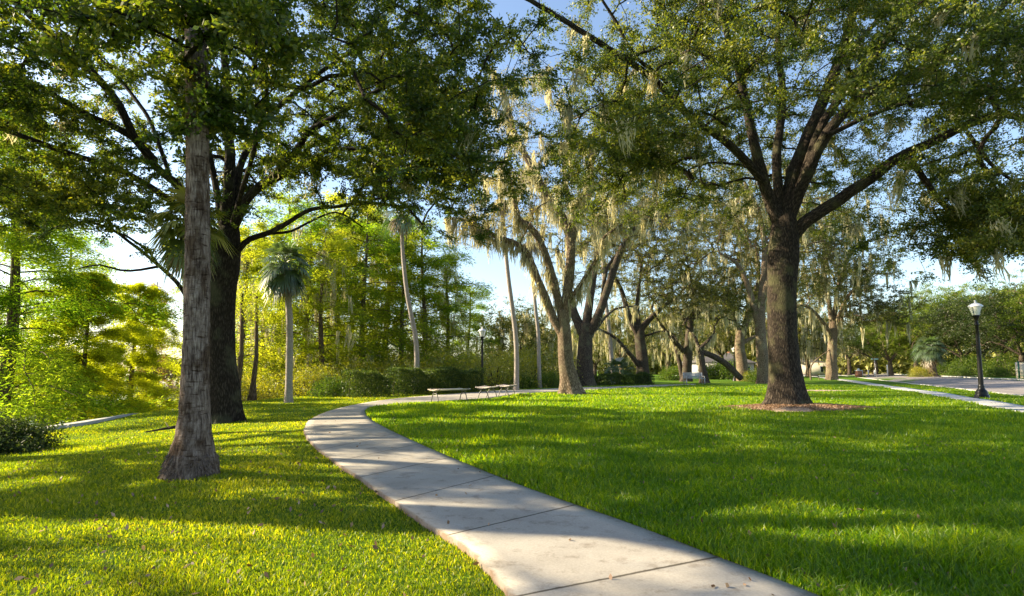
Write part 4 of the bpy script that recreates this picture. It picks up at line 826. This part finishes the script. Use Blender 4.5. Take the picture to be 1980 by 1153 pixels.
def palm(base, pts, rad, label, fan=.85, pet=.9, nf=34, bark='bark_pp', leafm='palm', dead=8, sides=18, fl=(.35, .03, .25), down=-.9, lw=.035, name='sabal_palm', boots=True):
    reseed(label); root = empty(name, tuple(base)); tag(root, label, 'palm tree'); pp_ = np.vstack([base-[0, 0, .1], pts]); q, r = resample(pp_, np.interp(np.linspace(0, 1, len(pp_)), np.linspace(0, 1, len(rad)), rad), .08 if len(rad) > 4 else .2); q = q-base; tb = MB(); s0 = rng.uniform(0, 6)
    ringf = flute(s0, *fl)
    tube(tb, q, r, sides, .5, lambda th, L_: ringf(th, L_)*(1+.022*np.sin(L_*26+np.sin(th*2))+.016*np.sin(L_*57+3*th)+.02*np.sin(th*4+L_*1.9)+.035*np.sin(th*37+L_*9)*np.exp(-L_/.3)), cap=True); top = q[-1]
    tb.build('trunk', M[bark], root, shade=True)
    if sides > 30:
        k_ = 900; a_ = rng.uniform(0, 2*np.pi, k_); h_ = rng.uniform(0, .34, k_)**1.2; r0_ = rad[0]*(1.0-.62*h_); A_ = np.stack([r0_*np.cos(a_), r0_*np.sin(a_), h_+.02], -1)
        o_r = np.stack([np.cos(a_), np.sin(a_), 0*a_], -1); rb_ = MB(); sticks(rb_, A_, A_+o_r*rng.uniform(.01, .045, (k_, 1))-np.array([0, 0, 1.])*rng.uniform(.02, .10, (k_, 1))+rng.normal(size=(k_, 3))*.015, .009, .005, .5); rb_.build('root_mass', M['brush_d'], root)
    fb_ = MB()
    for k in range(nf):
        f = (k+.5)/nf; el = down+(1.35-down)*(1-f)**.9; frond(fb_, top+np.array([0, 0, .25*(1-f)]), k*2.4+s0, el, pet*rng.uniform(.85, 1.15), fan*rng.uniform(.85, 1.1), 24, .45+.6*f, np.clip(.75-.5*f+rng.normal()*.12, 0, 1), lw)
    fb_.build('fronds', M[leafm], root)
    if dead:
        db = MB()
        for k in range(dead): frond(db, top+np.array([0, 0, -.1]), k*2.4+1, -1.15+rng.normal()*.1, pet*.8, fan*.85, 18, .8, rng.uniform(.2, .8), lw)
        db.build('dead_fronds', M['deadfrond'], root)
    if boots:
        bb = MB()
        for k in range(26):
            a = k*2.4; z = -.05-.9*k/26; rr_ = r[-1]+.03; o = top+np.array([rr_*math.cos(a)*.8, rr_*math.sin(a)*.8, z-.1]); sticks(bb, [o], [o+np.array([.13*math.cos(a), .13*math.sin(a), .24])], .032, .022)
        bb.build('frond_stubs', M['deadfrond'], root)
    return root
# the nearest palm, in the left foreground
b = G(368, 921); D = b[1]
palm(b, tr([(371,885),(374,850),(376,800),(377,740),(379,680),(381,600),(382,500),(382,400),(382,300),(381,180),(380,0),(377,-200),(375,-330)], [D, D+.1]), [.31,.27,.205,.175,.165,.158,.150,.146,.142,.140,.14,.14,.145],
     'thick grey trunked sabal palm nearest the camera on the left lawn', fan=.95, pet=.9, nf=30, bark='bark_p', leafm='palm', dead=16, sides=40, fl=(.16, .025, .22), down=-.9)
def gpalm(basepx, toppts, r, label, d=None, **k):
    b = G(*basepx) if d is None else np.array([*at(basepx[0], d), float(T(*at(basepx[0], d)))])
    return palm(b, tr(toppts, b[1]), r, label, **k)
gpalm((372,800), [(372,700),(370,550),(366,440)], (.2,.16), 'sabal palm with sunlit hanging fronds behind the nearest palm trunk', d=13.2, leafm='palm_y', nf=26, fan=.62, pet=.42, down=-1.35, dead=10)
gpalm((558,779), [(559,730),(560,640),(558,590),(554,540),(552,516)], (.165,.12), 'slender pale sabal palm with round blue green head on the left lawn edge', nf=40, fan=.72, pet=.66, down=-1.1)
gpalm((803,762), [(806,700),(803,650),(795,610),(786,560),(779,490),(776,400)], (.16,.11), 'tall sabal palm leaning left in front of the long hedge block', nf=16, bark='bark_pp')
gpalm((998,755), [(999,700),(997,650),(990,590),(982,530),(974,440),(968,370)], (.17,.12), 'thin leaning palm right of the benches', nf=14)
gpalm((1044,752), [(1042,700),(1041,650),(1036,600),(1028,520),(1024,450)], (.15,.11), 'thin pale palm between the leaning thin palm and the moss hung oak', nf=12)
gpalm((1186,743), [(1183,700),(1178,640),(1170,570),(1166,500),(1168,450)], (.24,.15), 'thin palm rising through the low trimmed hedge right of the moss hung oak', nf=26, fan=1.0)
gpalm((1800,717), [(1799,700),(1797,688),(1796,676)], (.62,.5), 'squat thick trunked palm across the road', d=84, nf=36, fan=1.4, pet=1.3, lw=.07, bark='bark_p', down=-.5, dead=6, boots=False)
gpalm((1196,735), [(1196,728),(1196,722)], (.2,.15), 'small low palm just behind the trimmed hedge', d=54, nf=18, fan=1.0, pet=1.0, lw=.06, down=0, dead=0, boots=False)
# young stems by the water
for px, d, lab in [(462, 27, 'short brown tree stem just right of the dark oak base'), (491, 28, 'pale short tree stem between dark oak and slender palm')]:
    x, y = at(px, d); z = float(T(x, y)); root = empty('tree_stem', (x, y, z)); tag(root, lab, 'tree stem'); tb = MB(); tube(tb, [(0, 0, -.3), (.05, 0, .9), (.1, .1, 2.2), (0, .1, 5.2)], [.15, .12, .10, .07], 14, .5, flute(px)); tb.build('trunk', M['bark_c'], root, shade=True)
    lb = MB(); c = rng.normal(size=(2500, 3))*[.9, .9, .5]+[0, 0, 4.9]; leaves(lb, c, .1, .4, rng.uniform(0, 1, 2500), None, True); lb.build('crown', M['cyp'], root)
#==THINGS==
# ------------------------------------------------------------------ lamp posts
def lamp():
    root = empty('lamp_post', (0, 0, 0)); b = MB()
    lathe(b, [(.30,-.05),(.30,.05),(.27,.08),(.27,.14),(.22,.20),(.24,.26),(.20,.33),(.13,.42),(.115,.50),(.125,.54),(.095,.60)], n=16)
    b.build('base', M['iron'], root, shade=False); b = MB()
    lathe(b, [(.092,.56),(.088,1.2),(.072,2.6),(.058,3.15),(.085,3.18),(.085,3.24),(.055,3.28),(.06,3.42),(.10,3.50),(.13,3.58),(.14,3.62),(.0,3.62)], n=36, flute=.05, nf=12)
    b.build('pole', M['iron'], root, shade=True); b = MB()
    lathe(b, [(.13,3.62),(.15,3.66),(.19,3.82),(.235,3.95),(.255,4.0),(.0,4.0)], n=24); g = b.build('lamp_globe', M['glass'], root, shade=True); b = MB()
    lathe(b, [(.27,3.985),(.275,4.01),(.26,4.03),(.20,4.09),(.11,4.14),(.045,4.17),(.03,4.20),(.045,4.23),(.02,4.28),(.0,4.29)], n=24); b.build('lamp_cap', M['capm'], root, shade=True); b = MB()
    for k in range(4):
        a = k*math.pi/2+.4; tube(b, [(.135*math.cos(a), .135*math.sin(a), 3.62), (.20*math.cos(a), .20*math.sin(a), 3.80), (.268*math.cos(a), .268*math.sin(a), 3.99)], .009, 5, .5)
    b.build('globe_frame', M['iron'], root); return root
lp = lamp(); tag(lp, '', 'lamp post', 'black park lamp posts')
def place(o, q, lab, s=1.0, rz=0.0): o.location = (q[0], q[1], float(T(q[0], q[1]))); o['label'] = lab; o.scale = (s, s, s); o.rotation_euler = (0, 0, rz)
q = G(1899, 771); place(lp, q, 'black lamp post beside the right pavement, nearest to the camera', 1.06)
o = copy_tree(lp); q = G(932, 755.5); place(o, q, 'black lamp post behind the benches on the path', 123/1100*q[1]/4.29)
o = copy_tree(lp); q = G(1421, 737); place(o, q, 'far black lamp post in front of the moss covered oak', 66/1100*q[1]/4.29)
# ------------------------------------------------------------------ benches
def bench():
    root = empty('park_bench', (0, 0, 0)); L_ = 1.75
    b = MB()
    for k in range(7):
        y = -.27+k*.09; z = .45+.035*((k-3)/3)**2; box(b, (0, y, z), (L_, .07, .028), 0, .5)
    b.build('seat', M['slat'], root); 
    for sx in (-1, 1):
        b = MB(); x = sx*(L_/2-.14)
        for sy in (-1, 1):
            tube(b, [(x, sy*.08, .415), (x, sy*.10, .34), (x, sy*.17, .24), (x, sy*.21, .10), (x, sy*.25, .0), (x, sy*.29, -.01)], .019, 8, .5)
            tube(b, [(x, 0, .41), (x, sy*.16, .42), (x, sy*.28, .455), (x, sy*.33, .50), (x, sy*.31, .53)], .015, 7, .5)
        tube(b, [(x, -.155, .24), (x, -.08, .31), (x, 0, .33), (x, .08, .31), (x, .155, .24)], .014, 6, .5)
        b.build('leg', M['iron_b'], root)
    return root
bn = bench(); tag(bn, '', 'bench', 'backless benches along the path')
def seat(o, pa, pb, lab, s=1.0):
    a, b = G(*pa), G(*pb); c = (a+b)/2; o.location = (c[0], c[1], float(T0(c[0], c[1]))+.02); o.rotation_euler = (0, 0, math.atan2(b[1]-a[1], b[0]-a[0])); o.scale = (s, s, s); o['label'] = lab
seat(bn, (841, 778), (896, 775.5), 'nearest backless slatted bench, leftmost of the three beside the path', 1.0)
o = copy_tree(bn); seat(o, (926, 774.5), (958, 768), 'middle backless slatted bench beside the path', 1.08)
o = copy_tree(bn); seat(o, (970, 769), (990, 764), 'farthest backless slatted bench beside the path, just left of the thin palm', 1.08)
q = G(1343, 743); root = empty('park_bench', (q[0], q[1], float(T(q[0], q[1]))), R(8), 1.12); tag(root, 'grey slatted bench with backrest under the twin stemmed oak', 'bench')
b = MB(); [box(b, (0, -.2+k*.11, .45), (1.7, .09, .03)) for k in range(5)]; b.build('seat', M['white_slat'], root)
b = MB(); [box(b, (0, .30+k*.02, .56+k*.11), (1.7, .03, .085)) for k in range(4)]; b.build('backrest', M['white_slat'], root)
for sx in (-1, 1):
    b = MB(); x = sx*.78; box(b, (x, -.2, .21), (.06, .06, .43)); box(b, (x, .28, .45), (.06, .05, .92)); box(b, (x, 0.03, .64), (.07, .5, .03)); box(b, (x, -.19, .53), (.05, .05, .2)); b.build('leg', M['white_slat'], root)
# small white marker cap by the hedge
q = G(1182, 744); root = empty('marker_post', (q[0], q[1]-.6, float(T(q[0], q[1])))); tag(root, 'small white utility marker in front of the low trimmed hedge', 'marker'); b = MB(); lathe(b, [(.0,-.05),(.12,-.05),(.12,.30),(.10,.40),(.05,.46),(0,.47)], n=12); b.build('post', M['concw'], root)
# ------------------------------------------------------------------ street furniture and yards across the road
x, y = at(1690, 96); z = float(T(x, y)); root = empty('street_sign', (x, y, z), R(12)); tag(root, 'tilted street name sign with two pale green blades on a thin post', 'street sign')
b = MB(); tube(b, [(.12, 0, -.2), (-.12, 0, 3.1)], .035, 8, .5); b.build('post', M['steel'], root)
for k, (dx, rz) in enumerate([(-.5, .35), (.32, -.25)]):
    b = MB(); box(b, (dx, 0, 3.02), (.62, .03, .22), rz); b.build('sign_panel', M['signg'], root)
x, y = at(1713, 98); root = empty('utility_post', (x, y, float(T(x, y)))); tag(root, 'white wooden post on the verge right of the street sign', 'post'); b = MB(); lathe(b, [(.0,-.2),(.11,-.2),(.10,1.9),(.08,1.95),(0,1.96)], n=12); b.build('post', M['trim'], root)
# split rail fence between stone pillars
x0, y0 = at(1664, 102); x1, y1 = at(1688, 100); root = empty('rail_fence', (x0, y0, float(T(x0, y0)))); tag(root, 'low grey rail fence left of the street sign', 'fence')
for k in range(3):
    f = k/2; b = MB(); box(b, ((x1-x0)*f, (y1-y0)*f, .6), (.18, .18, 1.3)); b.build('fence_post', M['trim'], root)
b = MB(); [box(b, ((x1-x0)/2, (y1-y0)/2, h_), (math.hypot(x1-x0, y1-y0)-.2, .05, .12), math.atan2(y1-y0, x1-x0)) for h_ in (.35, .7, 1.05)]; b.build('rails', M['wood'], root)
x, y = at(1657, 101); root = empty('garden_pillar', (x, y, float(T(x, y)))); tag(root, 'terracotta garden pillar with pale cap at the left end of the rail fence', 'pillar'); b = MB(); box(b, (0, 0, .5), (.8, .8, 1.2)); b.build('shaft', M['brick'], root); b = MB(); box(b, (0, 0, 1.17), (.95, .95, .14)); lathe(b, [(.0,1.24),(.2,1.24),(.22,1.4),(.1,1.55),(0,1.6)], n=12); b.build('cap', M['trim'], root)
# green railing at the right edge
x0, y0 = at(1966, 66); x1, y1 = at(2050, 64); root = empty('metal_railing', (x0, y0, float(T(x0, y0)))); tag(root, 'green metal railing in a pale wall at the right edge across the road', 'railing'); L_ = math.hypot(x1-x0, y1-y0); ra = math.atan2(y1-y0, x1-x0)
b = MB(); box(b, ((x1-x0)/2, (y1-y0)/2+.4, .85), (L_, .2, 2.0), ra); b.build('wall', M['wall'], root)
for k in range(6):
    f = k/5; b = MB(); box(b, ((x1-x0)*f, (y1-y0)*f, .9), (.12, .12, 2.1)); b.build('railing_post', M['green'], root)
b = MB(); [box(b, ((x1-x0)/2, (y1-y0)/2-.0, h_), (L_, .05, .07), ra) for h_ in (.3, 1.8)]; b.build('rail', M['green'], root)
def house(px, d, w, dp, h, wall, label, rz=0.0, nwin=4):
    x, y = at(px, d); root = empty('house', (x, y, float(T(x, y))-.1), rz); tag(root, label, 'house')
    b = MB(); box(b, (0, 0, h/2), (w, dp, h)); wl = b.build('wall', M[wall], root)
    b = MB(); o = .5; hw, hd = w/2+o, dp/2+o; rh = dp*.28
    V = [(-hw, -hd, h+.02), (hw, -hd, h+.02), (hw, hd, h+.02), (-hw, hd, h+.02), (-hw+hd*.9, 0, h+rh), (hw-hd*.9, 0, h+rh)]
    b.add(V, [[0, 1, 5, 4], [2, 3, 4, 5]]); b.add(V, [[1, 2, 5], [3, 0, 4]]); b.add([(v[0], v[1], v[2]-.18) for v in V[:4]]+V[:4], [[0, 1, 5, 4], [1, 2, 6, 5], [2, 3, 7, 6], [3, 0, 4, 7], [3, 2, 1, 0]]); rf = b.build('roof', M['roof'], root)
    b = MB(); box(b, (w*.25, dp*.1, h+rh*.8), (.7, .7, 1.6)); b.build('chimney', M['brick'], rf)
    for k in range(nwin):
        xx = -w/2+w*(k+.5)/nwin
        if k == nwin//2:
            b = MB(); box(b, (xx, -dp/2-.03, 1.1), (1.15, .1, 2.2)); dr = b.build('door', M['trim'], root); b = MB(); box(b, (xx+.4, -dp/2-.11, 1.1), (.06, .06, .16)); b.build('handle', M['iron'], dr); continue
        b = MB(); box(b, (xx, -dp/2-.02, 1.55), (1.5, .06, 1.5)); wn = b.build('window', M['trim'], root)
        for sx in (-1, 1):
            b = MB(); box(b, (xx+sx*.35, -dp/2-.056, 1.55), (.6, .02, 1.3)); b.build('pane', M['win'], wn)
    return root
house(1585, 150, 15, 9, 3.4, 'wall', 'pale cream house at the far end of the road right of the big right oak')
house(1385, 128, 13, 8, 3.0, 'wallb', 'grey house glimpsed behind the bright bushes left of the far lamp post', .1)
#house(1905, 100, 18, 9, 3.2, 'wall', 'tan house shaded by trees across the road behind the near lamp post', -.5)
# brushwood heap by the lower walk and a fallen bough
a = G0(110, 824); root = empty('brushwood_pile', (a[0]-1.5, a[1]+2.2, float(T(a[0]-1.5, a[1]+2.2)))); tag(root, 'heap of dead branches beside the lower lakeside walk', 'brushwood'); b = MB()
for k in range(60):
    o = rng.normal(size=3)*[1.3, .6, .15]+[0, 0, .2]; d_ = unit(rng.normal(size=3)*[1, .6, .35])*rng.uniform(.5, 1.3); tube(b, [o-d_, o+rng.normal(size=3)*.12+[0, 0, .15], o+d_], [.035, .03, .012], 6, .5)
b.build('branches', M['brush'], root)
a, b2 = G(305, 838), G(360, 828)
root = empty('fallen_branch', (a[0], a[1], float(T(a[0], a[1])))); tag(root, 'thin dark fallen branch on the left lawn beside the nearest palm', 'branch'); b = MB(); v = (b2-a)*1.3; tube(b, [(-.3, 0, .03), v*.4+[0, 0, .08], v*.8+[0, .05, .05], v], [.015, .04, .045, .03], 8, .5); tube(b, [v*.3+[0, 0, .07], v*.3+[-.3, .3, .2]], [.02, .006], 6, .5); b.build('branch', M['bark_f'], root, shade=True)
# bare low limb on the ground near the road side of the big oak
a = G(1568, 735)
root = empty('bare_bough', (a[0], a[1], float(T(a[0], a[1])))); tag(root, 'bare curved bough on the lawn just right of the big oak trunk', 'branch'); b = MB(); s_ = a[1]/1100
for pts, r in [([(0, 0, 0), (.1, 0, 26*s_), (20*s_, 0, 45*s_), (45*s_, 0, 62*s_)], (.12, .04)), ([(0, 0, 8*s_), (16*s_, .3, 8*s_), (20*s_, .5, -2*s_), (18*s_, .5, -14*s_+0)], (.07, .04)), ([(8*s_, 0, 36*s_), (26*s_, 0, 40*s_)], (.05, .02))]:
    pts = np.array(pts); tube(b, spline(pts, 12), np.linspace(r[0], r[1], 12), 9, .5)
b.build('bough', M['bark_m'], root, shade=True)
#==LIGHT==
SUN_EL, SUN_AZ = 28.0, -80.0          # elevation; azimuth measured from straight ahead (+Y), negative to the left
sv = Vector((math.sin(R(SUN_AZ))*math.cos(R(SUN_EL)), math.cos(R(SUN_AZ))*math.cos(R(SUN_EL)), math.sin(R(SUN_EL))))
sl = bpy.data.lights.new('sun', 'SUN'); sl.energy = 5.0; sl.angle = R(.5); sl.color = (1.0, .85, .58); so = bpy.data.objects.new('sun', sl); C.objects.link(so)
so.rotation_euler = sv.to_track_quat('Z', 'Y').to_euler(); so.location = (-30, 10, 30)
w = bpy.data.worlds.new('World'); bpy.context.scene.world = w; w.use_nodes = True; nt = w.node_tree; nt.nodes.clear()
sk = nt.nodes.new('ShaderNodeTexSky'); sk.sky_type = 'NISHITA'; sk.sun_disc = False; sk.sun_elevation = R(SUN_EL); sk.sun_rotation = R(SUN_AZ); sk.air_density = 1.0; sk.dust_density = 1.0; sk.ozone_density = 1.0
bg = nt.nodes.new('ShaderNodeBackground'); bg.inputs['Strength'].default_value = .10; ow = nt.nodes.new('ShaderNodeOutputWorld')
nt.links.new(sk.outputs[0], bg.inputs[0]); nt.links.new(bg.outputs[0], ow.inputs[0])
cam = bpy.data.cameras.new('camera'); co = bpy.data.objects.new('camera', cam); C.objects.link(co); bpy.context.scene.camera = co
co.location = (0, 0, HC); co.rotation_euler = (R(90)+PITCH, 0, 0); cam.sensor_width = 36; cam.lens = 36*FPX/1980; cam.shift_y = SH/1980; cam.clip_end = 2000; cam.clip_start = .05
s = bpy.context.scene; s.view_settings.view_transform = 'Standard'; s.view_settings.look = 'None'; s.view_settings.exposure = 1.64; s.view_settings.gamma = 1
s.render.resolution_x, s.render.resolution_y = 1024, 596
s.cycles.max_bounces = 8; s.cycles.transmission_bounces = 6; s.cycles.diffuse_bounces = 4
